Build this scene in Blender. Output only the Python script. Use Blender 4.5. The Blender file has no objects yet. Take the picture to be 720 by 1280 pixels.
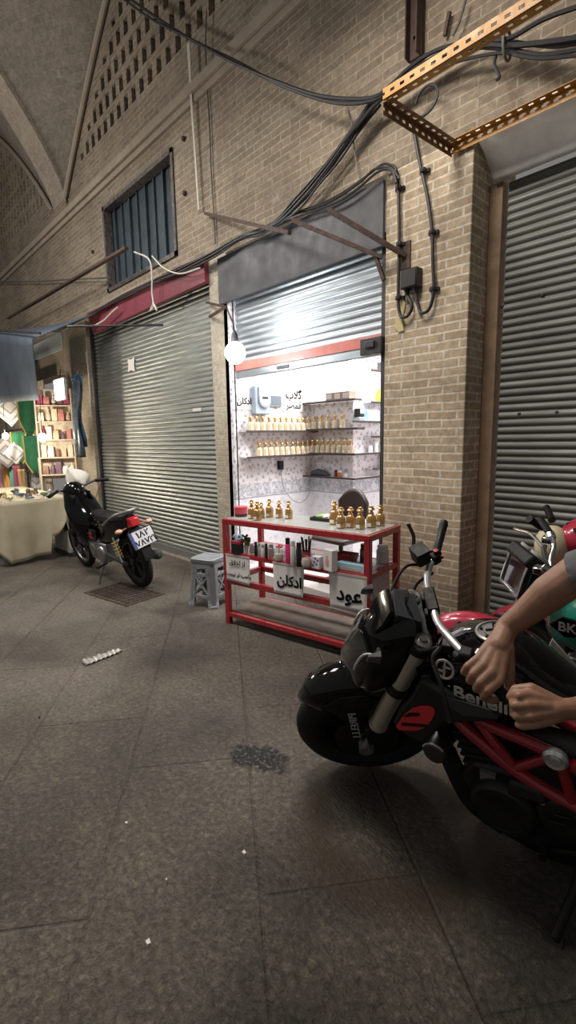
import bpy, bmesh, math, random
import numpy as np
from mathutils import Vector, Matrix, Euler
random.seed(7)
PI = math.pi
SC = bpy.context.scene
COL = SC.collection
R = math.radians
def V(*a): return Vector(a)

# ------------------------------------------------------------------ camera
F = 610.0
dn = np.array([70., 4044., 610.]); dn /= np.linalg.norm(dn)
lf = np.array([-575., 556.6 - 640, 610.]); lf = lf - dn * lf.dot(dn); lf /= np.linalg.norm(lf)
CX = -lf; CZ = -dn; CY = np.cross(CZ, CX)
RC = np.stack([CX, CY, CZ], 1)                    # world -> (right, down, forward)
EYE = np.array([0, -3.11, 1.5])
cam = bpy.data.cameras.new('camera'); camo = bpy.data.objects.new('camera', cam); COL.objects.link(camo)
m3 = Matrix((RC[0], -RC[1], -RC[2])).transposed()
camo.matrix_world = Matrix.Translation(EYE) @ m3.to_4x4()
cam.sensor_fit = 'VERTICAL'; cam.sensor_height = 36.0; cam.lens = 36.0 * F / 1280.0
cam.clip_start = 0.05; cam.clip_end = 100
SC.camera = camo
# measuring helpers: where a sight line meets a plane of the place
def _ray(p): return RC.T @ np.array([p[0] - 360., p[1] - 640., F])
def onY(p, y=0.): d = _ray(p); return Vector(EYE + d * ((y - EYE[1]) / d[1]))
def onZ(p, z=0.): d = _ray(p); return Vector(EYE + d * ((z - EYE[2]) / d[2]))
def onX(p, x=0.): d = _ray(p); return Vector(EYE + d * ((x - EYE[0]) / d[0]))

# ------------------------------------------------------------------ mesh builder
class MB:
    def __init__(s, M=None): s.v = []; s.f = []; s.m = []; s.M = M; s.mi = 0
    def add(s, vs, fs, M=None):
        b = len(s.v)
        for p in vs:
            p = Vector(p)
            if M is not None: p = M @ p
            if s.M is not None: p = s.M @ p
            s.v.append(p)
        for f in fs: s.f.append([b + i for i in f]); s.m.append(s.mi)
        return s
    def box(s, c, d, rot=None, M=None):
        x, y, z = (k / 2 for k in d)
        vs = [V(-x, -y, -z), V(x, -y, -z), V(x, y, -z), V(-x, y, -z), V(-x, -y, z), V(x, -y, z), V(x, y, z), V(-x, y, z)]
        T = Matrix.Translation(c)
        if rot is not None: T = T @ Euler(rot).to_matrix().to_4x4()
        if M is not None: T = M @ T
        return s.add([T @ v for v in vs], [(0, 3, 2, 1), (4, 5, 6, 7), (0, 1, 5, 4), (1, 2, 6, 5), (2, 3, 7, 6), (3, 0, 4, 7)])
    def bx(s, x0, x1, y0, y1, z0, z1):
        return s.box(((x0 + x1) / 2, (y0 + y1) / 2, (z0 + z1) / 2), (x1 - x0, y1 - y0, z1 - z0))
    def bar(s, a, b, w, h, up=(0, 0, 1)):
        a = Vector(a); b = Vector(b); d = b - a; L = d.length; d.normalize()
        u = Vector(up); sd = u.cross(d)
        if sd.length < 1e-4: sd = V(1, 0, 0).cross(d)
        sd.normalize(); u = d.cross(sd)
        T = Matrix((d, sd, u)).transposed().to_4x4(); T.translation = (a + b) / 2
        return s.box((0, 0, 0), (L, w, h), M=T)
    def tube(s, pts, r, n=10, caps=True, closed=False):
        pts = [Vector(p) for p in pts]; N = len(pts)
        rs = [r] * N if not hasattr(r, '__len__') else list(r)
        vs = []; fs = []; prev = None
        for i, p in enumerate(pts):
            if closed: t = pts[(i + 1) % N] - pts[i - 1]
            else: t = pts[min(i + 1, N - 1)] - pts[max(i - 1, 0)]
            t.normalize()
            if prev is None:
                a = V(0, 0, 1) if abs(t.z) < .9 else V(1, 0, 0); u = t.cross(a).normalized()
            else:
                u = prev - t * prev.dot(t)
                u = u.normalized() if u.length > 1e-6 else t.cross(V(0, 0, 1)).normalized()
            w = t.cross(u); prev = u
            for k in range(n):
                an = 2 * PI * k / n; vs.append(p + (u * math.cos(an) + w * math.sin(an)) * rs[i])
        for i in range(N if closed else N - 1):
            j = (i + 1) % N
            for k in range(n):
                fs.append((i * n + k, i * n + (k + 1) % n, j * n + (k + 1) % n, j * n + k))
        if caps and not closed:
            fs.append(tuple(range(n))[::-1]); fs.append(tuple((N - 1) * n + k for k in range(n)))
        return s.add(vs, fs)
    def lathe(s, prof, n=20, at=(0, 0, 0), axis='z', M=None):
        T = Matrix.Translation(at)
        if axis == 'y': T = T @ Matrix.Rotation(-PI / 2, 4, 'X')
        if axis == 'x': T = T @ Matrix.Rotation(PI / 2, 4, 'Y')
        if M is not None: T = M @ T
        vs = []; fs = []
        for r, z in prof:
            for k in range(n):
                a = 2 * PI * k / n; vs.append(T @ V(r * math.cos(a), r * math.sin(a), z))
        for i in range(len(prof) - 1):
            for k in range(n):
                fs.append((i * n + k, i * n + (k + 1) % n, (i + 1) * n + (k + 1) % n, (i + 1) * n + k))
        if prof[0][0] > 1e-5: fs.append(tuple(range(n))[::-1])
        if prof[-1][0] > 1e-5: fs.append(tuple((len(prof) - 1) * n + k for k in range(n)))
        return s.add(vs, fs)
    def prism(s, poly, d, M=None):           # poly in xy, extruded along +z by d
        n = len(poly)
        vs = [V(x, y, 0) for x, y in poly] + [V(x, y, d) for x, y in poly]
        if M is not None: vs = [M @ v for v in vs]
        fs = [tuple(range(n))[::-1], tuple(range(n, 2 * n))] + [(i, (i + 1) % n, n + (i + 1) % n, n + i) for i in range(n)]
        return s.add(vs, fs)
    def xz(s, poly, y0, y1):                 # outline in xz, thickness along y
        n = len(poly)
        vs = [V(x, y0, z) for x, z in poly] + [V(x, y1, z) for x, z in poly]
        fs = [tuple(range(n)), tuple(range(n, 2 * n))[::-1]] + [(i, n + i, n + (i + 1) % n, (i + 1) % n) for i in range(n)]
        return s.add(vs, fs)
    def sph(s, c, r, n=12, sc=(1, 1, 1), M=None):
        h = n // 2 + 1; vs = []; fs = []
        T = Matrix.Translation(c)
        if M is not None: T = T @ M
        for i in range(h + 1):
            t = PI * i / h
            for k in range(n):
                a = 2 * PI * k / n
                vs.append(T @ V(r * sc[0] * math.sin(t) * math.cos(a), r * sc[1] * math.sin(t) * math.sin(a), r * sc[2] * math.cos(t)))
        for i in range(h):
            for k in range(n):
                fs.append((i * n + k, (i + 1) * n + k, (i + 1) * n + (k + 1) % n, i * n + (k + 1) % n))
        return s.add(vs, fs)
    def loft(s, rings, cap=True, closed=False):
        n = len(rings[0]); vs = [p for r in rings for p in r]; fs = []
        N = len(rings)
        for i in range(N if closed else N - 1):
            j = (i + 1) % N
            for k in range(n): fs.append((i * n + k, i * n + (k + 1) % n, j * n + (k + 1) % n, j * n + k))
        if cap and not closed: fs.append(tuple(range(n))[::-1]); fs.append(tuple((N - 1) * n + k for k in range(n)))
        return s.add(vs, fs)
    def grid(s, fn, nu, nv, thick=0):
        vs = [fn(i / nu, j / nv) for i in range(nu + 1) for j in range(nv + 1)]
        fs = [(i * (nv + 1) + j, (i + 1) * (nv + 1) + j, (i + 1) * (nv + 1) + j + 1, i * (nv + 1) + j + 1) for i in range(nu) for j in range(nv)]
        return s.add(vs, fs)
    def mesh(s, name, mats, smooth=35):
        me = bpy.data.meshes.new(name); me.from_pydata([tuple(v) for v in s.v], [], s.f)
        if not isinstance(mats, (list, tuple)): mats = [mats]
        for m in mats: me.materials.append(m)
        me.polygons.foreach_set('material_index', s.m)
        bm = bmesh.new(); bm.from_mesh(me)
        bmesh.ops.remove_doubles(bm, verts=bm.verts, dist=1e-5)
        bmesh.ops.recalc_face_normals(bm, faces=bm.faces)
        bm.to_mesh(me); bm.free()
        if smooth:
            me.polygons.foreach_set('use_smooth', [True] * len(me.polygons))
            me.set_sharp_from_angle(angle=R(smooth))
        return me
    def obj(s, name, mats, parent=None, smooth=35, bevel=0, solid=0, sub=0):
        o = bpy.data.objects.new(name, s.mesh(name, mats, smooth)); COL.objects.link(o)
        if parent is not None: o.parent = parent
        if solid:
            q = o.modifiers.new('solid', 'SOLIDIFY'); q.thickness = solid; q.offset = 0
        if bevel:
            q = o.modifiers.new('bevel', 'BEVEL'); q.width = bevel; q.segments = 2; q.limit_method = 'ANGLE'; q.angle_limit = R(40)
        if sub:
            q = o.modifiers.new('sub', 'SUBSURF'); q.levels = sub; q.render_levels = sub
        return o
def tag(o, label, cat, group=None, kind=None):
    if label: o['label'] = label
    if cat: o['category'] = cat
    if group: o['group'] = group
    if kind: o['kind'] = kind
    return o
def struct(o): o['kind'] = 'structure'; return o
def thing(name, label, cat, loc=(0, 0, 0), rot=(0, 0, 0), group=None):
    o = bpy.data.objects.new(name, None); COL.objects.link(o); o.location = loc; o.rotation_euler = rot
    o.empty_display_size = .1
    return tag(o, label, cat, group)
def dup(root, loc, rz=0, label=None, group=None, scale=None):
    r = root.copy(); COL.objects.link(r); r.location = loc; r.rotation_euler = (0, 0, rz)
    if scale: r.scale = (scale,) * 3
    if label: r['label'] = label
    if group: r['group'] = group
    for ch in list(root.children):
        c = ch.copy(); COL.objects.link(c); c.parent = r
        for g in ch.children:
            d = g.copy(); COL.objects.link(d); d.parent = c
    return r
def spline(pts, k=8):
    P = [Vector(p) for p in pts]; P = [P[0] * 2 - P[1]] + P + [P[-1] * 2 - P[-2]]; out = []
    for i in range(1, len(P) - 2):
        for j in range(k):
            t = j / k; a, b, c, d = P[i - 1:i + 3]
            out.append(.5 * ((2 * b) + (c - a) * t + (2 * a - 5 * b + 4 * c - d) * t * t + (3 * b - a - 3 * c + d) * t ** 3))
    out.append(P[-2]); return out
def circ(c, r, n=24, a0=0, a1=2 * PI): return [(c[0] + r * math.cos(a0 + (a1 - a0) * i / n), c[1] + r * math.sin(a0 + (a1 - a0) * i / n)) for i in range(n)]
def text(name, s, size, mat, parent, M, bold=0.0, ext=.001, align='CENTER', sx=1.0):
    c = bpy.data.curves.new(name, 'FONT'); c.body = s; c.size = size; c.extrude = ext; c.offset = bold * size
    c.align_x = align; c.align_y = 'CENTER'; c.resolution_u = 3
    o = bpy.data.objects.new(name, c); COL.objects.link(o)
    me = bpy.data.meshes.new_from_object(o.evaluated_get(bpy.context.evaluated_depsgraph_get()))
    bpy.data.objects.remove(o)
    me.transform(M @ Matrix.Diagonal((sx, 1, 1, 1))); me.materials.clear(); me.materials.append(mat)
    o = bpy.data.objects.new(name, me); COL.objects.link(o); o.parent = parent
    return o
def frame(o, x, y):                        # matrix from an origin and two in-plane axes
    x = Vector(x).normalized(); y = Vector(y); y = (y - x * y.dot(x)).normalized(); z = x.cross(y)
    m = Matrix((x, y, z)).transposed().to_4x4(); m.translation = Vector(o); return m

# ------------------------------------------------------------------ materials
MATS = {}
def nt(name):
    m = bpy.data.materials.new(name); m.use_nodes = True; t = m.node_tree
    return m, t, t.nodes['Principled BSDF']
def setp(b, **k):
    for a, v in k.items(): b.inputs[a].default_value = v
def ramp(t, src, stops):
    r = t.nodes.new('ShaderNodeValToRGB'); e = r.color_ramp.elements
    while len(e) < len(stops): e.new(.5)
    for i, (p, c) in enumerate(stops): e[i].position = p; e[i].color = (*c, 1) if len(c) == 3 else c
    t.links.new(src, r.inputs['Fac']); return r
def mix(t, fac, a, b, mode='MIX'):
    n = t.nodes.new('ShaderNodeMix'); n.data_type = 'RGBA'; n.blend_type = mode
    for k, s in ((0, fac), (6, a), (7, b)):
        if hasattr(s, 'is_linked') or hasattr(s, 'links'): t.links.new(s, n.inputs[k])
        elif k == 0: n.inputs[0].default_value = s
        else: n.inputs[k].default_value = (*s, 1)
    return n.outputs[2]
def noise(t, vec, scale, detail=4, rough=.6, dist=0):
    n = t.nodes.new('ShaderNodeTexNoise'); setp(n, Scale=scale, Detail=detail, Roughness=rough, Distortion=dist)
    t.links.new(vec, n.inputs['Vector']); return n.outputs['Fac']
def math_(t, op, a, b=0.0):
    n = t.nodes.new('ShaderNodeMath'); n.operation = op
    for i, s in enumerate((a, b)):
        if hasattr(s, 'links'): t.links.new(s, n.inputs[i])
        else: n.inputs[i].default_value = s
    return n.outputs[0]
def bump(t, b, h, strength=.3, dist=.01):
    n = t.nodes.new('ShaderNodeBump'); setp(n, Strength=strength, Distance=dist); t.links.new(h, n.inputs['Height'])
    t.links.new(n.outputs[0], b.inputs['Normal'])
def ocoord(t): return t.nodes.new('ShaderNodeTexCoord').outputs['Object']
def mat(name, col, rough=.5, metal=0., var=0., vs=8., coat=0., bmp=0., bs=60., trans=0., emit=0., alpha=1., ecol=None, sheen=0):
    if name in MATS: return MATS[name]
    m, t, b = nt(name); c4 = (*col, 1)
    setp(b, **{'Base Color': c4, 'Roughness': rough, 'Metallic': metal, 'Coat Weight': coat, 'Transmission Weight': trans, 'Alpha': alpha})
    if sheen: setp(b, **{'Sheen Weight': sheen})
    if emit: setp(b, **{'Emission Color': (*(ecol or col), 1), 'Emission Strength': emit})
    if var or bmp:
        oc = ocoord(t)
    if var:
        n = noise(t, oc, vs, 5, .65)
        r = ramp(t, n, [(.3, tuple(x * (1 - var) for x in col)), (.7, tuple(min(1, x * (1 + var)) for x in col))])
        t.links.new(r.outputs[0], b.inputs['Base Color'])
        rr = ramp(t, noise(t, oc, vs * 2.3, 3), [(.3, (max(0, rough - .12),) * 3), (.7, (min(1, rough + .12),) * 3)])
        t.links.new(rr.outputs[0], b.inputs['Roughness'])
    if bmp: bump(t, b, noise(t, oc, bs, 4), bmp, .01)
    MATS[name] = m; return m
def brick_mat(name, c1, c2, mort, bw=.222, rh=.0575, ms=.007, dirt=(.25, .2, .16), damt=.5, rough=.85, off=(0, 0), b=.5):
    m, t, bs = nt(name); oc = ocoord(t)
    sep = t.nodes.new('ShaderNodeSeparateXYZ'); t.links.new(oc, sep.inputs[0])
    u = math_(t, 'ADD', sep.outputs[0], sep.outputs[1])
    w = noise(t, oc, 3.0, 2); w2 = math_(t, 'MULTIPLY', math_(t, 'SUBTRACT', w, .5), .02)
    fine = math_(t, 'MULTIPLY', math_(t, 'SUBTRACT', noise(t, oc, 40, 3), .5), .008)
    z = math_(t, 'ADD', math_(t, 'ADD', sep.outputs[2], w2), fine)
    cb = t.nodes.new('ShaderNodeCombineXYZ'); t.links.new(math_(t, 'ADD', u, math_(t, 'ADD', fine, off[0])), cb.inputs[0]); t.links.new(math_(t, 'ADD', z, off[1]), cb.inputs[1])
    k = t.nodes.new('ShaderNodeTexBrick'); t.links.new(cb.outputs[0], k.inputs['Vector'])
    setp(k, Scale=1.0, **{'Brick Width': bw, 'Row Height': rh, 'Mortar Size': ms, 'Mortar Smooth': .25, 'Bias': 0.0})
    k.inputs['Color1'].default_value = (*c1, 1); k.inputs['Color2'].default_value = (*c2, 1); k.inputs['Mortar'].default_value = (*mort, 1)
    d1 = ramp(t, noise(t, oc, 1.3, 6, .7), [(.42, (0, 0, 0)), (.68, (damt,) * 3)])
    c = mix(t, d1.outputs[0], k.outputs['Color'], dirt)
    d2 = ramp(t, noise(t, oc, 22, 4, .7), [(.35, (.72,) * 3), (.65, (1.1,) * 3)])
    c = mix(t, 1.0, c, d2.outputs[0], 'MULTIPLY')
    wh = ramp(t, noise(t, oc, 2.4, 6, .75), [(.62, (0, 0, 0)), (.75, (.45,) * 3)])
    c = mix(t, wh.outputs[0], c, (.62, .57, .5))
    t.links.new(c, bs.inputs['Base Color']); setp(bs, Roughness=rough)
    h = math_(t, 'ADD', math_(t, 'MULTIPLY', k.outputs['Fac'], -1.0), math_(t, 'MULTIPLY', noise(t, oc, 60, 4), .5))
    bump(t, bs, h, b, .008); MATS[name] = m; return m
# ------------------------------------------------------------------ setting: walls
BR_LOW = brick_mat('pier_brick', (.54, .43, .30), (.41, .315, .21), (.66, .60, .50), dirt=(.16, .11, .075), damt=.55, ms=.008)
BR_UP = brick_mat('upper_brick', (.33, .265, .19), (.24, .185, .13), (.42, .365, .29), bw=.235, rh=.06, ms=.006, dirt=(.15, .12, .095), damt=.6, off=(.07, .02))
BR_COL = brick_mat('painted_brick', (.52, .46, .36), (.44, .38, .29), (.50, .46, .38), dirt=(.3, .24, .17), damt=.5, ms=.006)
BR_VAULT = brick_mat('vault_brick', (.27, .225, .18), (.21, .175, .137), (.27, .235, .19), bw=.24, rh=.07, dirt=(.17, .145, .12), damt=.5, b=.6)
BR_RIB = brick_mat('rib_brick', (.44, .37, .29), (.36, .30, .235), (.42, .37, .30), bw=.24, rh=.07, dirt=(.26, .22, .18), damt=.4, b=.6)
PLASTER = mat('cornice_plaster', (.36, .30, .235), .9, var=.15, vs=4, bmp=.2)
DARK = mat('dark_void', (.02, .018, .016), .9)
T = .34
w = MB(); w.bx(-2.26, -1.61, 0, .62, 0, 3.34); struct(w.obj('wall_front_pier', BR_LOW, smooth=0, bevel=.006))
w = MB(); w.bx(-4.5, -4.2, 0, T, 0, 3.34); struct(w.obj('wall_front_column', BR_COL, smooth=0))
w = MB(); w.bx(-8.87, -7.86, 0, T, 0, 3.34); struct(w.obj('wall_front_far_column', BR_COL, smooth=0))
w = MB()
w.bx(-18, 4, 0, T, 3.34, 3.55); w.bx(-18, -6.95, 0, T, 3.55, 4.65); w.bx(-5.08, 4, 0, T, 3.55, 4.65); w.bx(-18, 4, 0, T, 4.65, 5.0)
w.bx(-18, -8.87, 0, T, 3.05, 3.34)
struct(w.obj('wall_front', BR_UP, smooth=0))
w = MB(); w.bx(1.6, 4, 0, T, 0, 3.34); w.bx(-18, -13.2, 0, T, 0, 3.05); struct(w.obj('wall_front_ends', BR_LOW, smooth=0))
# cornice ledge under the lunettes
w = MB(); w.xz([(-18, 4.93), (4, 4.93), (4, 5.02), (-18, 5.02)], -.07, .02); w.xz([(-18, 4.86), (4, 4.86), (4, 4.93), (-18, 4.93)], -.035, .02)
struct(w.obj('trim_cornice', PLASTER, smooth=0, bevel=.008))
# lunette walls with a lattice of openings
BAYS = [(-8.25, -1.65), (-15.4, -8.8), (-22.5, -15.95)]
def arch_w(d): d = max(0., d); return max(0., 1.02 * d - .072 * d * d)
def arch_t(d): return 1.7 * max(0., d) ** .75
def lunette(x0, x1, hx0, hx1, zt, name):
    m = MB(); cw, ch = .102, .085; ox = x0
    nx = int((x1 - x0) / cw); nz = int(3.3 / ch); z0 = 5.0
    for j in range(nz):
        za, zb = z0 + j * ch, z0 + (j + 1) * ch
        run = None
        for i in range(nx + 1):
            xa = ox + i * cw
            d = min(xa - x0, x1 - xa); row = j - 6
            hole = (i < nx and row >= 0 and row % 3 != 2 and hx0 < xa < hx1 and zb < zt and zb < 5.12 + arch_w(d) * .93 and (i + (row // 3)) % 2 == 0)
            if hole or i == nx:
                if run is not None:
                    m.bx(run, xa, .03, .42, za, zb); run = None
            elif run is None: run = xa
    m.bx(x0, x1, .42, .45, 5.0, 8.3)
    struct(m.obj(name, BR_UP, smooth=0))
lunette(-8.25, -1.65, -7.9, -4.0, 7.4, 'wall_lunette')
lunette(-15.4, -8.8, -15, -9.2, 7.4, 'wall_far_lunette')
w = MB(); w.bx(-8.8, -8.25, 0, .4, 5, 8.3); w.bx(-1.65, 4, 0, .4, 5, 8.3); w.bx(-18, -15.4, 0, .4, 5, 8.3); struct(w.obj('wall_front_upper', BR_UP, smooth=0))
# vaults: one pendentive web per bay between wall arch and transverse arch
def web(x0, x1):
    def fn(u, v):
        dx = u * (x1 - x0); d = min(dx, x1 - x0 - dx); dy = (v ** 1.6) * 3.2
        a = arch_w(d); t = arch_t(dy)
        return V(x0 + dx, .02 - dy, 5.26 + (a ** 1.6 + t ** 1.6) ** (1 / 1.6))
    return fn
for k, (a, b) in enumerate(BAYS):
    m = MB(); m.grid(web(a, b), 40, 28); o = struct(m.obj('ceiling_vault' if k == 0 else 'ceiling_vault_%d' % k, BR_VAULT, smooth=60))
    q = o.modifiers.new('s', 'SOLIDIFY'); q.thickness = .12; q.offset = 1 if True else -1
    m = MB(); m.tube([V(a + d, -.02, 5.2 + arch_w(min(d, b - a - d))) for d in np.linspace(.02, b - a - .02, 40)], .035, 8)
    struct(m.obj('trim_wall_arch' if k == 0 else 'trim_wall_arch_%d' % k, PLASTER))
for k, (x0, x1) in enumerate([(-8.8, -8.25), (-15.95, -15.4)]):
    m = MB(); rings = []
    for d in np.linspace(0, 3.2, 40):
        z = 5.16 + arch_t(d)
        nrm = V(0, 1.275 * max(d, .02) ** -.25, 1).normalized()
        p = V(0, .02 - d, z); q = p + nrm * .3
        rings.append([V(x0, p.y, p.z), V(x1, p.y, p.z), V(x1, q.y, q.z), V(x0, q.y, q.z)])
    m.loft(rings); struct(m.obj('ceiling_arch_rib' if k == 0 else 'ceiling_arch_rib_1', BR_RIB, smooth=50))

# ------------------------------------------------------------------ floor
def floor_mat():
    m, t, b = nt('stone_paving'); oc = ocoord(t)
    mp = t.nodes.new('ShaderNodeMapping'); t.links.new(oc, mp.inputs[0]); mp.inputs['Rotation'].default_value = (0, 0, R(35.5))
    mp.inputs['Location'].default_value = (.33, .262, 0)
    k = t.nodes.new('ShaderNodeTexBrick'); t.links.new(mp.outputs[0], k.inputs['Vector'])
    setp(k, Scale=1.0, **{'Brick Width': 1.15, 'Row Height': .55, 'Mortar Size': .010, 'Mortar Smooth': .8, 'Bias': 0.})
    k.offset = .37
    k.inputs['Color1'].default_value = (.142, .119, .096, 1); k.inputs['Color2'].default_value = (.124, .105, .084, 1); k.inputs['Mortar'].default_value = (.104, .088, .071, 1)
    big = ramp(t, noise(t, oc, .8, 5, .68), [(.36, (.50,) * 3), (.50, (.95,) * 3), (.66, (1.22,) * 3)])  # broad random tone, contrast widened to paint shadow blotches into the colour
    c = mix(t, 1., k.outputs['Color'], big.outputs[0], 'MULTIPLY')
    ham = noise(t, oc, 42, 6, .72, .35)
    hr = ramp(t, ham, [(.38, (.42,) * 3), (.5, (.85,) * 3), (.58, (1.15,) * 3), (.68, (1.9,) * 3)])
    c = mix(t, .85, c, hr.outputs[0], 'MULTIPLY')
    fl = ramp(t, noise(t, oc, 130, 3, .7), [(.30, (.72,) * 3), (.7, (1.22,) * 3)])
    c = mix(t, .8, c, fl.outputs[0], 'MULTIPLY')
    # the chiselled slab: short parallel tool marks in one stretch of paving
    mq = t.nodes.new('ShaderNodeMapping'); t.links.new(oc, mq.inputs[0]); mq.inputs['Rotation'].default_value = (0, 0, R(46)); mq.inputs['Scale'].default_value = (34, 95, 1)
    chis = noise(t, mq.outputs[0], 1.0, 2, .5)
    grime_shade = ramp(t, noise(t, oc, 1.7, 4, .6), [(.38, (.62, .60, .58)), (.56, (1.05,) * 3)]); c = mix(t, .8, c, grime_shade.outputs[0], 'MULTIPLY')  # random grime tone that also paints shadow blotches into the paving
    # oil spots beside the front wheel
    def dist_to(x, y, sx=1, sy=1, rz=0):
        q = t.nodes.new('ShaderNodeMapping'); q.vector_type = 'TEXTURE'; t.links.new(oc, q.inputs[0])
        q.inputs['Location'].default_value = (x, y, 0); q.inputs['Scale'].default_value = (sx, sy, 1); q.inputs['Rotation'].default_value = (0, 0, rz)
        l = t.nodes.new('ShaderNodeVectorMath'); l.operation = 'LENGTH'; t.links.new(q.outputs[0], l.inputs[0]); return l.outputs['Value']
    p = onZ((325, 947))
    dm = math_(t, 'ADD', dist_to(p.x, p.y, .19, .105, .35), math_(t, 'MULTIPLY', math_(t, 'SUBTRACT', noise(t, oc, 9, 3), .5), 1.6))
    sp = ramp(t, dm, [(.72, (1, 1, 1)), (.95, (0, 0, 0))])
    st = ramp(t, noise(t, oc, 46, 2, .5), [(.40, (0, 0, 0)), (.47, (1, 1, 1))])
    c = mix(t, math_(t, 'MULTIPLY', sp.outputs[0], st.outputs[0]), c, (.008, .006, .007))
    # damp ring left by a tyre
    P = [onZ(q) for q in ((387, 1011), (460, 958), (615, 1063))]
    ax, ay, bx_, by, cx, cy = P[0].x, P[0].y, P[1].x, P[1].y, P[2].x, P[2].y
    dd = 2 * (ax * (by - cy) + bx_ * (cy - ay) + cx * (ay - by))
    ux = ((ax * ax + ay * ay) * (by - cy) + (bx_ ** 2 + by ** 2) * (cy - ay) + (cx * cx + cy * cy) * (ay - by)) / dd
    uy = ((ax * ax + ay * ay) * (cx - bx_) + (bx_ ** 2 + by ** 2) * (ax - cx) + (cx * cx + cy * cy) * (bx_ - ax)) / dd
    rr = math.hypot(ax - ux, ay - uy)
    rd = math_(t, 'ABSOLUTE', math_(t, 'SUBTRACT', dist_to(ux, uy), rr - .03))
    rg = ramp(t, math_(t, 'ADD', rd, math_(t, 'MULTIPLY', noise(t, oc, 7, 3), .08)), [(.06, (.85,) * 3), (.17, (0, 0, 0))])
    c = mix(t, rg.outputs[0], c, (.055, .036, .022))
    t.links.new(c, b.inputs['Base Color'])
    ro = ramp(t, noise(t, oc, 2.2, 4), [(.3, (.42,) * 3), (.7, (.62,) * 3)]); t.links.new(ro.outputs[0], b.inputs['Roughness'])
    q0 = onZ((390, 1130)); near = ramp(t, dist_to(q0.x, q0.y, .75, .42, R(-36)), [(.75, (1,) * 3), (1.05, (0,) * 3)])
    h = math_(t, 'ADD', math_(t, 'ADD', math_(t, 'MULTIPLY', ham, 1.6), math_(t, 'MULTIPLY', math_(t, 'MULTIPLY', chis, near.outputs[0]), 1.5)), math_(t, 'ADD', math_(t, 'MULTIPLY', k.outputs['Fac'], -.6), math_(t, 'MULTIPLY', noise(t, oc, 120, 3), .3)))
    bump(t, b, h, 1.0, .011); return m
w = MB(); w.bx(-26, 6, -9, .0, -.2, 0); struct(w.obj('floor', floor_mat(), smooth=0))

# ------------------------------------------------------------------ shop interior of the open perfume shop
def paper_mat():
    m, t, b = nt('floral_wallpaper'); oc = ocoord(t)
    sep = t.nodes.new('ShaderNodeSeparateXYZ'); t.links.new(oc, sep.inputs[0])
    cb = t.nodes.new('ShaderNodeCombineXYZ'); t.links.new(math_(t, 'ADD', sep.outputs[0], sep.outputs[1]), cb.inputs[0]); t.links.new(sep.outputs[2], cb.inputs[1])
    vo = t.nodes.new('ShaderNodeTexVoronoi'); vo.voronoi_dimensions = '2D'; setp(vo, Scale=15.); t.links.new(cb.outputs[0], vo.inputs['Vector'])
    n2 = noise(t, cb.outputs[0], 60, 3)
    d = math_(t, 'ADD', vo.outputs['Distance'], math_(t, 'MULTIPLY', math_(t, 'SUBTRACT', n2, .5), .95))
    dots = ramp(t, d, [(.16, (.9, .9, .9)), (.34, (0, 0, 0))])
    hue = ramp(t, vo.outputs['Color'], [(.2, (.26, .25, .28)), (.55, (.40, .37, .39)), (.85, (.52, .36, .37))])
    c = mix(t, dots.outputs[0], (.72, .69, .71), hue.outputs[0])
    sm = ramp(t, noise(t, cb.outputs[0], 30, 3, .7), [(.56, (0, 0, 0)), (.66, (.45,) * 3)]); c = mix(t, sm.outputs[0], c, (.45, .42, .46))
    # dado: a band of larger leaf pattern under the shelves with two thin border lines
    leaf = ramp(t, math_(t, 'ADD', noise(t, cb.outputs[0], 16, 5, .75, 1.2), math_(t, 'MULTIPLY', math_(t, 'SUBTRACT', noise(t, cb.outputs[0], 45, 3), .5), .2)), [(.42, (.68, .67, .71)), (.56, (.36, .37, .42))])
    z = sep.outputs[2]
    low = ramp(t, z, [(0, (0, 0, 0)), (1, (1, 1, 1))])
    inlow = math_(t, 'LESS_THAN', z, 1.02)
    plain = math_(t, 'MULTIPLY', math_(t, 'LESS_THAN', z, .86), 1)
    c = mix(t, inlow, c, leaf.outputs[0])
    faint = ramp(t, noise(t, cb.outputs[0], 12, 4, .7), [(.5, (.74, .73, .77)), (.66, (.55, .56, .63))])
    c = mix(t, plain, c, faint.outputs[0])
    line = math_(t, 'LESS_THAN', math_(t, 'ABSOLUTE', math_(t, 'SUBTRACT', z, .865)), .006)
    c = mix(t, line, c, (.36, .34, .38))
    t.links.new(c, b.inputs['Base Color']); setp(b, Roughness=.55); return m
PAPER = paper_mat()
TILE = mat('shop_tile', (.62, .60, .58), .25)
BY = 1.132                                  # front of the papered block
w = MB(); w.bx(-4.26, -4.15, .0, 2.8, 0, 3.0); struct(w.obj('wall_shop_side', PAPER, smooth=0))
w = MB(); w.bx(-4.15, -3.49, BY, 2.6, 0, 1.892); struct(w.obj('wall_shop_block', PAPER, smooth=0))
w = MB(); w.bx(-4.15, -1.8, 2.6, 2.7, 0, 3.0); struct(w.obj('wall_shop_back', PAPER, smooth=0))
w = MB(); w.bx(-1.9, -1.8, .62, 2.6, 0, 3.0); struct(w.obj('wall_shop_right', PAPER, smooth=0))
w = MB(); w.bx(-4.15, -1.8, .34, 2.6, 2.95, 3.05); struct(w.obj('ceiling_shop', mat('shop_ceiling', (.75, .74, .72), .7), smooth=0))
w = MB(); w.bx(-4.26, -2.262, .0, 2.7, -.1, .13); w.bx(-2.262, -1.8, .63, 2.7, -.1, .13); struct(w.obj('floor_shop', TILE, smooth=0, bevel=.006))
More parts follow.
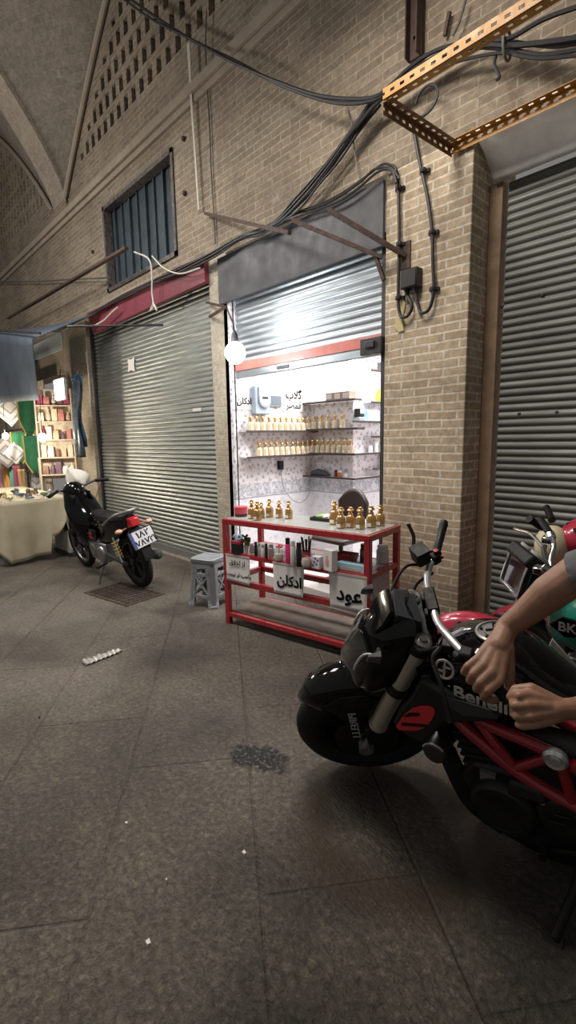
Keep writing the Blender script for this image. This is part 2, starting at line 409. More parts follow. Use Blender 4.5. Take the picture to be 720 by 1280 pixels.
# sills and floors of the closed shops
CONC = mat('sill_concrete', (.20, .17, .14), .8, var=.3, vs=9, bmp=.3)
w = MB(); w.bx(-7.86, -4.5, .0, .8, -.1, .012); struct(w.obj('floor_sill', CONC, smooth=0))
w = MB(); w.bx(-1.61, 1.6, .0, .8, -.1, .012); struct(w.obj('floor_sill_1', CONC, smooth=0))
w = MB(); w.bx(-13.2, -8.87, .0, 2.2, -.1, .012); struct(w.obj('floor_stall', CONC, smooth=0))

# ------------------------------------------------------------------ roller shutters
def steel_mat(name, col, rough, metal=.85):
    m, t, b = nt(name); oc = ocoord(t)
    mp = t.nodes.new('ShaderNodeMapping'); t.links.new(oc, mp.inputs[0]); mp.inputs['Scale'].default_value = (.5, 1, 6)
    n = ramp(t, noise(t, mp.outputs[0], 2.2, 6, .7), [(.3, tuple(x * .72 for x in col)), (.7, tuple(min(1, x * 1.18) for x in col))])
    t.links.new(n.outputs[0], b.inputs['Base Color']); setp(b, Metallic=metal)
    r = ramp(t, noise(t, mp.outputs[0], 7, 4), [(.3, (rough - .08,) * 3), (.7, (rough + .12,) * 3)]); t.links.new(r.outputs[0], b.inputs['Roughness'])
    MATS[name] = m; return m
ST_OPEN = steel_mat('galvanised_slats', (.44, .48, .51), .48)
ST_LEFT = steel_mat('old_galvanised_slats', (.37, .40, .39), .44)
ST_RIGHT = steel_mat('dull_slats', (.20, .207, .195), .6, .45)
RUST = mat('rusty_brown_steel', (.075, .046, .036), .7, .3, var=.35, vs=14)
DKST = mat('dark_painted_steel', (.045, .042, .045), .5, .3, var=.2, vs=10)
WOOD_OLD = mat('weathered_wood', (.27, .185, .115), .8, var=.3, vs=7, bmp=.3)
def slats(x0, x1, z0, z1, y, pitch=.056):
    m = MB(); prof = []
    n = max(1, round((z1 - z0) / pitch)); p = (z1 - z0) / n
    for i in range(n):
        z = z0 + i * p
        for f, d in ((0, .006), (.10, .006), (.2, -.003), (.45, -.009), (.7, -.006), (.9, .003)): prof.append((z + f * p, y + d))
    prof.append((z1, y + .006))
    vs = [V(x, d, z) for x in (x0, x1) for z, d in prof]; k = len(prof)
    m.add(vs, [(i, i + 1, k + i + 1, k + i) for i in range(k - 1)])
    return m
def shutter(label, x0, x1, z0, z1, y, m_sl, rail, bar_h=.09, rails=(1, 1), barm=None, pitch=.056):
    t = thing('roller_shutter', label, 'shutter', ((x0 + x1) / 2, y, z0)); o = V(-(x0 + x1) / 2, -y, -z0)
    def ad(mb, *a, **k):
        mb.v = [v + o for v in mb.v]; return mb.obj(*a, parent=t, **k)
    c = ad(slats(x0 + .02, x1 - .02, z0 + bar_h, z1, y, pitch), 'slat_curtain', m_sl, smooth=70)
    m = MB(); m.bx(x0 + .02, x1 - .02, y - .022, y + .022, z0, z0 + bar_h); ad(m, 'bottom_bar', barm or m_sl, smooth=0, bevel=.006)
    for k, (xa, f) in enumerate(((x0, rails[0]), (x1, rails[1]))):
        if f:
            m = MB(); s = 1 if k == 0 else -1
            m.bx(*sorted((xa, xa + .05 * s)), y - .045, y - .03, .0 if f == 1 else .13, z1); m.bx(*sorted((xa, xa + .008 * s)), y - .03, y + .04, .0 if f == 1 else .13, z1)
            ad(m, 'guide_rail', rail, smooth=0)
    return t
SH1 = shutter('wide closed grey roller shutter under the maroon fascia, behind the parked small motorbike', -7.86, -4.5, .012, 3.3, .10, ST_LEFT, DKST, pitch=.055)
REDP = mat('salmon_bar_paint', (.62, .20, .16), .45, var=.15)
SH2 = shutter('half-raised silver roller shutter over the lit perfume shop', -4.2, -2.26, 2.12, 2.97, .07, ST_OPEN, DKST, bar_h=.07, rails=(2, 2), pitch=.06)
# the raised shutter's bottom bar has a salmon strip above a grey rail
m = MB(); m.bx(-.95, .95, -.03, -.018, .07, .15); m.obj('bar_strip', REDP, SH2, smooth=0)['label'] = 'salmon red strip'
m = MB(); m.bx(.76, .96, -.10, -.02, .0, .12); m.box((.86, -.11, .07), (.09, .02, .05)); m.obj('lock', DKST, SH2, smooth=0, bevel=.006)
m = MB(); m.bx(-.28, -.12, -.03, -.02, .02, .05); m.obj('handle', DKST, SH2, smooth=0)
SH3 = shutter('dark grey roller shutter behind the red motorbike, under a white fascia', -1.52, 1.5, .012, 3.1, .27, ST_RIGHT, DKST, rails=(0, 1), pitch=.05)
for (x, z) in ((.05, 1.62), (.28, 1.62), (.5, 1.62), (.15, 2.35), (.36, 2.38), (-.1, 2.33)): m = MB(); m.lathe([(.012, 0), (.012, .012), (.0, .016)], 8, (x - 1.4, -.004, z), 'y', Matrix.Scale(-1, 4, (0, 1, 0))); m.obj('rivet', DKST, SH3)
# white paper scrap stuck on the wide shutter, label plate
t = MB(); p = onY((164, 456), .085)
t.xz([(p.x - .11, p.z - .09), (p.x - .03, p.z - .07), (p.x + .1, p.z - .1), (p.x + .085, p.z), (p.x + .11, p.z + .09), (p.x, p.z + .07), (p.x - .1, p.z + .09), (p.x - .085, p.z)], .083, .086)
tag(t.obj('paper_scrap', mat('scrap_paper', (.72, .68, .64), .8)), 'torn white paper scrap stuck on the wide closed shutter', 'paper')
p = onY((246, 512), .085); t = MB(); t.bx(p.x - .09, p.x + .09, .083, .087, p.z - .018, p.z + .018)
tag(t.obj('paper_strip', mat('scrap_paper', (.72, .68, .64))), 'small pale sticker strip near the painted column on the wide closed shutter', 'sticker')
# jambs
m = MB(); m.bx(-1.61, -1.52, .225, .30, .012, 3.1); struct(m.obj('trim_door_jamb', WOOD_OLD, smooth=0, bevel=.006))
# fascias
GREYF = mat('grey_fascia_sheet', (.075, .075, .082), .6, .2, var=.25, vs=3)
t = MB(); t.bx(-4.3, -2.265, -.03, .0, 2.86, 3.3); tag(t.obj('fascia_panel', GREYF, smooth=0, bevel=.004), 'dark grey sheet metal fascia above the half-raised shutter', 'fascia panel')
MAROON = mat('maroon_fascia', (.17, .028, .045), .55, var=.2, vs=3)
t = MB(); a, b, c, d = onY((118, 415), -.04), onY((258, 350), -.04), onY((256, 322), -.04), onY((110, 392), -.04)
t.xz([(a.x, 3.08), (b.x, 3.12), (c.x, 3.37), (d.x, 3.40)], -.06, -.005)
tag(t.obj('fascia_panel', MAROON, smooth=0, bevel=.004), 'maroon painted fascia board above the wide closed shutter', 'fascia panel')
WHITEF = mat('white_fascia_sheet', (.82, .83, .80), .6, var=.22, vs=3)
t = MB()
pts = [(-1.605, -.012, 3.335), (1.58, -.012, 3.335), (1.58, .20, 3.105), (-1.56, .20, 3.09)]
def fas(u, v): 
    a = Vector(pts[0]).lerp(Vector(pts[1]), u); b = Vector(pts[3]).lerp(Vector(pts[2]), u); p = a.lerp(b, v); s = math.sin(v * PI)
    p.y += .012 * s * math.sin(u * 11) + .02 * s; return p
t.grid(fas, 24, 8); tag(t.obj('fascia_panel', WHITEF, smooth=60, solid=.012), 'sagging white sheet fascia over the dark shutter, under the yellow steel frame', 'fascia panel')

# ------------------------------------------------------------------ upper window
WINB = mat('window_blue_grey_sheet', (.040, .056, .070), .55, .2, var=.25, vs=4)
o = thing('window_1', None, None, (-6.015, .0, 4.1)); o['kind'] = 'structure'
m = MB()
for i in range(9): 
    x = -.87 + i * .2175
    m.xz([(x - .1, -.52), (x + .1, -.52), (x + .1, .52), (x - .1, .52)], .10 + (i % 2) * .012, .13)
    m.bx(x + .095, x + .118, .075, .12, -.53, .53)
m.obj('window_panel', WINB, o, smooth=0)
m = MB(); fr = .05
m.bx(-.935, .935, -.02, .09, -.55, -.55 + fr); m.bx(-.935, .935, -.02, .09, .55 - fr, .55); m.bx(-.935, -.935 + fr, -.02, .09, -.55, .55); m.bx(.935 - fr, .935, -.02, .09, -.55, .55)
m.obj('window_frame', mat('peeling_window_frame', (.10, .085, .08), .7, var=.6, vs=18), o, smooth=0, bevel=.004)
# ------------------------------------------------------------------ perfume bottles
GOLD = mat('gold_cap', (.80, .56, .24), .22, 1.0)
AMBER = mat('amber_glass', (.42, .25, .09), .12, .35, coat=.6, var=.25, vs=30)
PALE_AMBER = mat('pale_amber_glass', (.70, .58, .40), .15, .05, coat=.5, var=.15, vs=30)
WLABEL = mat('white_label', (.78, .76, .72), .6)
BLACKP = mat('black_plastic', (.018, .018, .02), .35, coat=.2)
def bottle(am, label, loc, group, rz=0, s=1.0):
    t = thing('perfume_bottle', label, 'perfume bottle', loc, (0, 0, rz), group); t.scale = (s, s, s)
    m = MB(); m.lathe([(.030, 0), (.034, .004), (.0345, .040), (.033, .072), (.0285, .083), (.017, .092), (.0135, .097)], 8, M=Matrix.Rotation(PI / 8, 4, 'Z')); m.obj('body', am, t, smooth=30)
    m = MB(); m.lathe([(.0175, .094), (.0185, .098), (.0175, .104), (.0115, .108), (.011, .118), (.0235, .124), (.025, .130), (.022, .134), (.012, .137), (.016, .142), (.014, .149), (.0, .152)], 12); m.obj('stopper', GOLD, t)
    m = MB(); m.box((0, -.0325, .02), (.03, .003, .024)); m.obj('label_patch', WLABEL, t, smooth=0, bevel=.0008)
    return t
ORD = 'first second third fourth fifth sixth seventh eighth ninth tenth eleventh twelfth'.split()

# ------------------------------------------------------------------ shop shelves
SHELF = mat('dark_shelf_edge', (.05, .038, .035), .5, var=.2)
SHW = mat('white_shelf_top', (.62, .60, .60), .35)
def shelf(label, poly, z, group='shelves of the perfume shop'):
    t = thing('wall_shelf', label, 'shelf', (poly[0][0], poly[0][1], z), group=group); o = Matrix.Translation(V(-poly[0][0], -poly[0][1], 0))
    m = MB(o); m.prism(poly, .012, Matrix.Translation((0, 0, -.012))); m.obj('board', SHW, t, smooth=0)
    m = MB(o)
    for i in range(1, len(poly) - 2) if len(poly) > 4 else (1, 2):
        a, b = poly[i], poly[i + 1]
        m.bar((*a, -.008), (*b, -.008), .008, .022)
    m.obj('edge_strip', SHELF, t, smooth=0); return t
sx, sd = -4.15, .13
def side_shelf(label, z): return shelf(label, [(sx, .06), (sx + sd, .06), (sx + sd, BY), (sx, BY)], z)
side_shelf('upper bottle shelf along the side wall, under the grey meter box', 1.585)
side_shelf('lower bottle shelf along the side wall, below the longer bottle row', 1.315)
bx1 = -3.49
Lp = [(sx, BY), (sx, BY - sd), (bx1 + sd, BY - sd), (bx1 + sd, 2.3), (bx1, 2.3), (bx1, BY)]
def front_shelf(label, z, ex=0.05): return shelf(label, [(sx, BY), (sx, BY - sd), (bx1 + ex, BY - sd), (bx1 + ex, BY)], z)
front_shelf('topmost papered ledge on the shop corner block, carrying the brown box', 1.905, .12)
front_shelf('short bottle shelf on the corner block holding five bottles', 1.60, .16)
shelf('wraparound bottle shelf on the corner block holding eight bottles', Lp, 1.325)
shelf('lowest wraparound shelf on the corner block, with the dark grey bag', Lp, 1.06)
def side_shelf2(label, px0, px1, yp):
    a, b = onX((px0, yp), -3.38), onX((px1, yp), -3.38); z = (a.z + b.z) / 2
    shelf(label, [(-3.49, a.y), (-3.38, a.y), (-3.38, b.y), (-3.49, b.y)], z); return lambda px: V(-3.435, onX((px, yp), -3.435).y, z + .001)
s_hi = side_shelf2('topmost small shelf by the shop doorway, with a bracket', 464, 486, 463)
m = MB(); q = s_hi(477); m.bx(-3.49, -3.40, q.y - .006, q.y + .006, q.z, q.z + .10); tag(m.obj('shelf_bracket', DKST, smooth=0), 'small dark bracket standing on the topmost doorway shelf', 'bracket')
s_gr = side_shelf2('small shelf by the shop doorway with the green packet', 464, 486, 502.5)
s_bl = side_shelf2('small shelf by the doorway carrying the pale blue carton', 441, 486, 526.5)
s_lo = side_shelf2('dark shelf under the pale blue carton by the doorway', 464, 486, 545)
s_rd = side_shelf2('low shelf by the doorway with the red topped jar', 466, 486, 584.5)
g = 'bottles along the side wall shelves'
for i in range(11): bottle(PALE_AMBER, '%s bottle from the shop doorway on the upper side-wall shelf' % ORD[i], (sx + .065, .17 + i * .086, 1.587), 'bottles on the upper side shelf', PI / 2)
for i in range(10): bottle(PALE_AMBER, '%s bottle from the shop doorway on the lower side-wall shelf' % ORD[i], (sx + .065, .28 + i * .082, 1.317), 'bottles on the lower side shelf', PI / 2)
for i in range(5): bottle(PALE_AMBER, '%s bottle from the wall corner on the upper corner-block shelf' % ORD[i], (sx + .13 + i * .108, BY - .065, 1.602), 'bottles on the upper block shelf')
for i in range(8): bottle(PALE_AMBER, '%s bottle from the wall corner on the lower corner-block shelf' % ORD[i], (sx + .10 + i * .083, BY - .065, 1.327), 'bottles on the lower block shelf')
# meter box, small screen, paper signs on the side wall
GREYBOX = mat('grey_meter_case', (.36, .43, .50), .5, var=.1)
p0, p1 = onX((321, 520), -4.06), onX((339, 486), -4.06); z0 = p0.z; hh = p1.z - p0.z; ym = (p0.y + p1.y) / 2; hw = (p1.y - p0.y) / 2
t = thing('meter_box', 'grey wall meter box with round dial beside the shop sign', 'meter box', (-4.15, ym, z0 + .02))
m = MB(); m.bx(0, .07, -hw, hw, 0, hh); m.obj('case', GREYBOX, t, bevel=.012)
m = MB(); m.bx(.07, .085, -hw * .6, hw * .95, hh * .45, hh * .97); m.lathe([(hw * .75, 0), (hw * .75, .02), (hw * .6, .026), (0, .026)], 20, (.07, hw * .15, hh * .5), 'x'); m.obj('dial_cover', mat('pale_dial', (.45, .48, .52), .25), t, bevel=.006)
m = MB(); m.bx(.096, .099, -hw * .25, hw * .5, hh * .55, hh * .63); m.obj('dial_window', DKST, t, smooth=0)
p0, p1 = onX((338, 508), -4.12), onX((353, 494), -4.12)
t = thing('small_screen', 'small dark grey panel on the side wall beside the meter box', 'screen', (-4.15, (p0.y + p1.y) / 2, p0.z)); hw = (p1.y - p0.y) / 2 - .005; hh = p1.z - p0.z
m = MB(); m.bx(0, .025, -hw, hw, 0, hh); m.obj('bezel', GREYBOX, t, bevel=.006); m = MB(); m.bx(.025, .028, -hw * .85, hw * .85, hh * .1, hh * .9); m.obj('panel', mat('screen_grey', (.16, .19, .22), .25), t, smooth=0)
INK = mat('black_ink', (.012, .012, .014), .7)
INK.node_tree.nodes['Principled BSDF'].inputs['Specular IOR Level'].default_value = 0
PAPERW = mat('white_paper', (.74, .72, .70), .75)
ADK = '\ufee6\ufee0\ufb90\ufea9\ufe8d'; OUD = '\ufea9\ufeee\ufecb'; AKH = '\ufed5\ufefc\ufea7\ufe8d \ufeaf\ufe8d'; VAJ = '\ufe96\ufeb4\ufbff\ufee7 \ufeae\ufe97 \ufe90\ufe9f\ufe8d\ufeed'; GOL = '\ufe8f\ufefc\ufb94'; QAM = '\ufeae\ufebc\ufee4\ufed7'
FX = Matrix(((0, 0, 1, 0), (1, 0, 0, 0), (0, 1, 0, 0), (0, 0, 0, 1)))   # text x -> +y, text y -> z, facing +x
a, b = onX((297, 512), -4.14), onX((316, 488), -4.14)
t = thing('wall_sign', 'white paper sign with one black Persian word by the meter box', 'sign', (-4.15, (a.y + b.y) / 2, (a.z + b.z) / 2))
wy, wz = (b.y - a.y), (b.z - a.z); m = MB(); m.bx(0, .006, -wy / 2, wy / 2, -wz / 2, wz / 2); m.obj('sheet', PAPERW, t, smooth=0)
text('lettering', ADK, wy * .43, INK, t, Matrix.Translation((.0075, -.012, -.015)) @ FX, .03)
p = onX((369, 499), -4.14)
t = thing('wall_sign', 'white paper sign with two lines of Persian script near the corner block', 'sign', (-4.15, p.y, p.z))
m = MB(); m.bx(0, .006, -.2, .14, -.14, .13); m.obj('sheet', PAPERW, t, smooth=0)
text('lettering', GOL, .125, INK, t, Matrix.Translation((.0075, -.02, .045)) @ FX, .03); text('lettering', QAM, .10, INK, t, Matrix.Translation((.0075, -.02, -.075)) @ FX, .025)
# things on the block shelves
t = thing('cardboard_box', 'long brown and white box lying on the topmost ledge', 'box', (-3.62, BY - .06, 1.906))
m = MB(); m.bx(-.17, .17, -.055, .055, 0, .085); m.obj('carton', mat('brown_carton', (.24, .17, .13), .6, var=.2), t, bevel=.004)
for x in (-.12, 0, .12):
    m = MB(); m.bx(x - .04, x + .04, -.057, -.055, .015, .07); m.obj('window_print', mat('carton_print', (.5, .45, .42), .6), t, smooth=0)
m = MB(); rings = []
for k, (x, ry, rz_) in enumerate(((-.15, .015, .02), (-.12, .045, .05), (-.03, .055, .075), (.06, .055, .06), (.12, .045, .03), (.15, .02, .012))):
    rings.append([V(x, math.cos(q) * ry, max(0, .5 * rz_ + math.sin(q) * rz_ * .6)) for q in np.linspace(0, 2 * PI, 12, endpoint=False)])
m.loft(rings); o = m.obj('pouch', mat('dark_grey_fabric', (.06, .06, .07), .8), smooth=60); o.location = (-3.93, BY - .065, 1.061)
tag(o, 'dark grey soft pouch lying on the lowest wraparound shelf', 'pouch')
def small_jar(label, loc, r, h, mb, mc, cat='jar', group=None, nm='cosmetic_jar'):
    t = thing(nm, label, cat, loc, group=group)
    m = MB(); m.lathe([(r * .92, 0), (r, .004), (r, h * .72), (r * .8, h * .78)], 14); m.obj('body', mb, t)
    m = MB(); m.lathe([(r * .82, h * .76), (r * .85, h * .78), (r * .85, h), (0, h)], 14); m.obj('cap', mc, t, smooth=30); return t
ORJ = mat('orange_liquid', (.55, .16, .06), .2, coat=.5)
small_jar('small dark red jar on the lowest wraparound shelf', (-3.68, BY - .07, 1.061), .022, .075, mat('dark_red', (.22, .03, .03), .4), BLACKP)
small_jar('small orange jar with white cap on the lowest wraparound shelf', (-3.62, BY - .08, 1.061), .026, .07, ORJ, WLABEL)
small_jar('small pale jar at the bend of the lowest wraparound shelf', (-3.54, BY - .07, 1.061), .022, .04, WLABEL, WLABEL)
small_jar('red topped white jar on the low doorway shelf', s_rd(479), .035, .13, WLABEL, mat('red_cap', (.6, .07, .06), .4))
BLUEB = mat('pale_blue_carton', (.42, .66, .82), .5)
t = thing('pale_box', 'pale blue carton with white front on the doorway shelf', 'box', s_bl(463))
m = MB(); m.bx(-.045, .045, -.10, .10, 0, .12); m.obj('carton', BLUEB, t, bevel=.004); m = MB(); m.bx(.045, .047, -.06, .06, .03, .09); m.obj('front_print', WLABEL, t, smooth=0)
t = thing('alarm_clock', 'black and white gadget beside the pale blue carton', 'gadget', s_bl(449))
m = MB(); m.bx(-.04, .04, -.045, .045, .045, .135); m.obj('housing', BLACKP, t, bevel=.01); m = MB(); m.bx(-.045, .045, -.05, .05, 0, .04); m.obj('base', mat('grey_plastic_b', (.3, .33, .36), .4), t, bevel=.006)
m = MB(); m.bx(.04, .043, -.03, .03, .08, .125); m.obj('display', WLABEL, t, smooth=0)
t = thing('green_packet', 'bright yellow green packet standing on a doorway shelf', 'packet', s_gr(476))
m = MB(); m.loft([[V(-.03, -.05, 0), V(.03, -.05, 0), V(.03, .05, 0), V(-.03, .05, 0)], [V(-.04, -.06, .06), V(.04, -.06, .06), V(.04, .06, .06), V(-.04, .06, .06)], [V(-.004, -.055, .15), V(.004, -.055, .15), V(.004, .055, .15), V(-.004, .055, .15)]]); m.obj('bag', mat('lime_packet', (.42, .62, .06), .4), t, bevel=.004)
m = MB(); m.bx(.039, .042, -.03, .03, .03, .085); m.obj('front_print', mat('dark_green', (.05, .25, .06), .5), t, smooth=0)
for k, px in enumerate((470, 476, 463)):
    q = onX((px, 563), -3.42); small_jar('%s clear white jar on the wraparound shelf near the doorway' % ('tall', 'middle', 'short')[k], (-3.42, q.y, 1.326), .028, (.13, .10, .08)[k], mat('clear_jar', (.7, .68, .74), .2), WLABEL)
t = thing('wall_phone_charger', 'black charger plug with a hanging cord under the lower side shelf', 'charger', (-4.15, .62, 1.2))
m = MB(); m.bx(0, .05, -.03, .03, -.05, .05); m.obj('plug', BLACKP, t, bevel=.006)
m = MB(); m.tube(spline([(.03, 0, -.05), (.035, .03, -.25), (.04, .18, -.42), (.04, .33, -.45), (.04, .45, -.35), (.04, .46, -.15)], 6), .005, 6); m.obj('cord', mat('grey_cord', (.3, .3, .33), .5), t)

# ------------------------------------------------------------------ red counter
RED = mat('red_enamel', (.36, .022, .03), .32, coat=.3, var=.12, vs=6)
CT = thing('display_counter', 'red steel-framed sales counter with glass shelf in front of the perfume shop', 'counter', (-3.185, -.875, 0), (0, 0, R(9.7)))
CM = Matrix.Translation((-3.185, -.875, 0)) @ Matrix.Rotation(R(9.7), 4, 'Z'); CI = CM.inverted()
CW, CD, CH, ps = 1.32, .47, .877, .042
for (x, y) in ((0, 0), (CW - ps, 0), (0, CD - ps), (CW - ps, CD - ps)):
    m = MB(); m.bx(x, x + ps, y, y + ps, 0, CH - .03); m.obj('leg', RED, CT, smooth=0, bevel=.003)
def rails(z, h, nm, sides='FBLR'):
    e = .002
    if 'F' in sides: m = MB(); m.bx(ps, CW - ps, e, ps - e, z, z + h); m.obj(nm, RED, CT, smooth=0, bevel=.003)
    if 'B' in sides: m = MB(); m.bx(ps, CW - ps, CD - ps + e, CD - e, z, z + h); m.obj(nm, RED, CT, smooth=0, bevel=.003)
    for f, x in (('L', e), ('R', CW - ps + e)):
        if f in sides: m = MB(); m.bx(x, x + ps - 2 * e, ps, CD - ps, z, z + h); m.obj(nm, RED, CT, smooth=0, bevel=.003)
rails(.065, .035, 'bottom_rail'); rails(.345, .045, 'lower_rail'); rails(.575, .035, 'shelf_rail')
m = MB(); m.bx(0, CW, 0, ps, CH - .045, CH - .004); m.bx(0, CW, CD - ps, CD, CH - .045, CH - .004); m.bx(0, ps, ps, CD - ps, CH - .045, CH - .004); m.bx(CW - ps, CW, ps, CD - ps, CH - .045, CH - .004)
m.obj('top_frame', RED, CT, smooth=0, bevel=.003)
GLASS = mat('counter_glass', (.55, .57, .56), .08, .25, alpha=1)
m = MB(); m.bx(ps * .6, CW - ps * .6, ps * .6, CD - ps * .6, CH - .012, CH); m.obj('glass_top', GLASS, CT, smooth=0)
m = MB(); m.bx(ps, CW - ps, ps, CD - ps, .603, .610); m.obj('glass_shelf', mat('shelf_glass', (.45, .43, .42), .12, .1), CT, smooth=0)
m = MB(); m.bx(ps * .5, CW - ps * .5, ps, CD - ps, .098, .108); m.obj('bottom_board', mat('brown_board', (.13, .095, .068), .7, var=.3, vs=6), CT, smooth=0)
m = MB(); m.bx(CW - .20, CW - .06, CD - .06, CD - .046, .12, .56); m.obj('back_panel', mat('white_panel', (.62, .60, .58), .5), CT, smooth=0)
DN = CM.to_3x3() @ V(0, -1, 0)
def onC(p, off=-.006):                       # sight line meets the counter's front plane: (along, height)
    o = CM @ V(0, off, 0); d = Vector(_ray(p)); e = Vector(EYE)
    q = CI @ (e + d * ((o - e).dot(DN) / d.dot(DN))); return q
def paper_sign(label, c4, lines, curl):
    q = [onC(p) for p in c4]; o = (q[0] + q[1] + q[2] + q[3]) / 4
    t = thing('paper_sign', label, 'sign', CM @ o, (0, 0, R(9.7)), 'paper signs taped to the red counter')
    m = MB()
    def fn(u, v):
        a = q[0].lerp(q[1], u); b = q[3].lerp(q[2], u); p = a.lerp(b, v) - o; p.y -= curl * (v ** 2) * (.4 + .6 * u); return p
    m.grid(fn, 10, 10); m.obj('sheet', PAPERW, t, smooth=60, solid=.0012)
    xd = (q[1] - q[0]).normalized(); zd = (q[0] - q[3]).normalized()
    for s, size, dx, dz, bo in lines:
        M = frame(V(0, -.004 - curl * .35, 0) + xd * dx + zd * dz, xd, zd); text('lettering', s, size, INK, t, M, bo)
    m = MB(); w_ = (q[1] - q[0]).length
    m.bar(q[0] - o + V(.0, -.003, -.002), q[1] - o + V(0, -.003, -.002), .0015, .014); m.obj('tape', mat('tape', (.6, .5, .45), .3), t, smooth=0)
    return t
paper_sign('taped white paper sign with two lines of small Persian script, by the stool', [(282, 692), (312, 697), (313.5, 732), (284, 724)], [(AKH, .055, .0, .048, .012), (VAJ, .046, .0, -.045, .008)], .012)
paper_sign('taped white paper sign with one bold Persian word, in the middle of the red counter', [(341, 702), (380, 709), (380, 747), (343, 740)], [(ADK, .105, .012, -.012, .03)], .012)
paper_sign('taped white paper sign with large bold Persian word of three letters, by the brick pier', [(411, 714), (459, 722), (459, 767), (413, 758)], [(OUD, .135, .01, -.02, .03)], .004)
def onTop(p, z): d = _ray(p); t = (z - EYE[2]) / d[2]; return Vector(EYE + d * t)
# on the counter top
TZ = CH + .001
for k, (px, s, nm) in enumerate((((315, 648), .98, 'rear bottle of the cluster beside the pink tub'), ((322, 650), .95, 'front bottle of the cluster beside the pink tub'), ((337, 646), .95, 'third gold bottle from the pink tub, standing alone'), ((349, 647), .9, 'fourth gold bottle from the pink tub'), ((361, 648), .92, 'fifth gold bottle from the pink tub, nearest the tray'), ((327, 647), .8, 'short bottle squeezed behind the cluster beside the pink tub'))):
    bottle(AMBER, nm + ' on the red counter', onTop(px, TZ), 'gold bottles on the red counter', R(9.7), s * 1.0)
for k, (px, s, nm) in enumerate((((418, 655), 1.12, 'tallest gold bottle nearest the tray'), ((426, 660), .98, 'gold bottle in front of the tall one near the tray'), ((438, 659), .95, 'gold bottle in front of the dark chair back'), ((450, 661), 1.0, 'middle gold bottle of the row by the brick pier'), ((464, 659), 1.0, 'second gold bottle from the brick pier end'), ((475, 657), .98, 'gold bottle at the brick pier end'))):
    bottle(AMBER, nm + ' of the red counter', onTop(px, TZ), 'gold bottles on the red counter', R(9.7), s)
PINK = mat('pink_red_plastic', (.62, .07, .11), .4)
t = thing('plastic_tub', 'round pink tub on a dark base at the stool end of the counter', 'tub', onTop((301.5, 645), TZ))
m = MB(); m.lathe([(.052, .022), (.055, .03), (.055, .075), (.052, .08), (0, .081)], 24); m.obj('lid', PINK, t, smooth=30)
m = MB(); m.lathe([(.05, 0), (.053, .004), (.053, .022), (0, .022)], 24); m.obj('base', mat('dark_maroon', (.05, .02, .025), .5), t, smooth=30)
t = thing('black_tray', 'black tray with small packets lying on the counter top', 'tray', onTop((407, 650), TZ), (0, 0, R(9.7)))
m = MB(); m.bx(-.10, .10, -.07, .07, 0, .008)
for a in ((-.1, .1, -.07, -.063), (-.1, .1, .063, .07), (-.1, -.093, -.063, .063), (.093, .1, -.063, .063)): m.bx(a[0], a[1], a[2], a[3], .008, .024)
m.obj('tray_body', BLACKP, t, smooth=0, bevel=.002)
tp = onTop((407, 650), TZ)
for k, (dx, dy, c, lab) in enumerate(((-.05, .01, (.30, .50, .10), 'green packet lying in the black tray'), (-.01, .02, (.75, .72, .7), 'white folded packet lying in the black tray'), (.045, .0, (.78, .66, .66), 'pale pink packet lying in the black tray'))):
    m = MB(); m.loft([[V(-.03, -.02, 0), V(.03, -.02, 0), V(.03, .02, 0), V(-.03, .02, 0)], [V(-.034, -.024, .014), V(.034, -.022, .018), V(.03, .022, .02), V(-.03, .02, .012)], [V(-.02, -.012, .03), V(.026, -.01, .026), V(.022, .012, .034), V(-.02, .012, .028)]])
    o = m.obj('packet', mat('packet_%d' % k, c, .5), smooth=40); o.location = CM @ (CI @ tp + V(dx, dy, .009)); o.rotation_euler = (0, 0, .3 + k); tag(o, lab, 'packet')
t = thing('office_chair', 'dark brown chair back showing behind the counter bottles', 'chair', (onY((440, 637), .45).x, .45, .13))
m = MB()
m.grid(lambda u, v: V(-.17 + .34 * u, .04 * math.cos((u - .5) * 2.6), .62 + v * .27 - .12 * (2 * u - 1) ** 2 * v), 12, 8); m.obj('backrest', mat('dark_leather', (.035, .022, .02), .45, bmp=.1), t, smooth=60, solid=.04, bevel=.0)
m = MB(); m.bx(-.2, .2, -.36, .03, .42, .47); m.obj('seat', MATS['dark_leather'], t, bevel=.02)
m = MB(); m.tube([(0, .06, .44), (0, .07, .56), (0, .06, .68)], .016, 8); m.obj('back_support', BLACKP, t)
m = MB(); m.tube([(0, -.16, .06), (0, -.16, .42)], .022, 10); m.obj('post', BLACKP, t)
m = MB()
for k in range(5):
    a = k * 2 * PI / 5; m.bar((0, -.16, .07), (.2 * math.cos(a), -.16 + .2 * math.sin(a), .03), .035, .03)
    m.sph((.2 * math.cos(a), -.16 + .2 * math.sin(a), .02), .02, 8)
m.obj('star_base', BLACKP, t)
# on the glass shelf
SZ = .611
def at_shelf(px): return onTop(px, SZ)
t = thing('gift_box', 'small black and red gift box with pale blue bow near the stool', 'gift box', at_shelf((297, 691)), (0, 0, R(9.7)))
m = MB(); m.bx(-.04, .04, -.03, .03, 0, .075); m.obj('box_body', BLACKP, t, bevel=.002); m = MB(); m.bx(-.042, .042, -.032, .032, .075, .1); m.obj('lid', mat('box_red', (.35, .03, .05), .5), t, bevel=.002)
m = MB(); m.tube(spline([(-.04, 0, .12), (-.02, 0, .14), (0, 0, .102), (.025, 0, .145), (.05, 0, .125), (0, 0, .104)], 5), .009, 6); m.obj('bow', mat('blue_ribbon', (.35, .5, .66), .5), t)
def stick(label, px, r, h, mb, mc, nm='cosmetic_bottle', cat='cosmetic bottle'):
    return small_jar(label, at_shelf(px), r, h, mb, mc, cat, 'small goods on the glass shelf', nm)
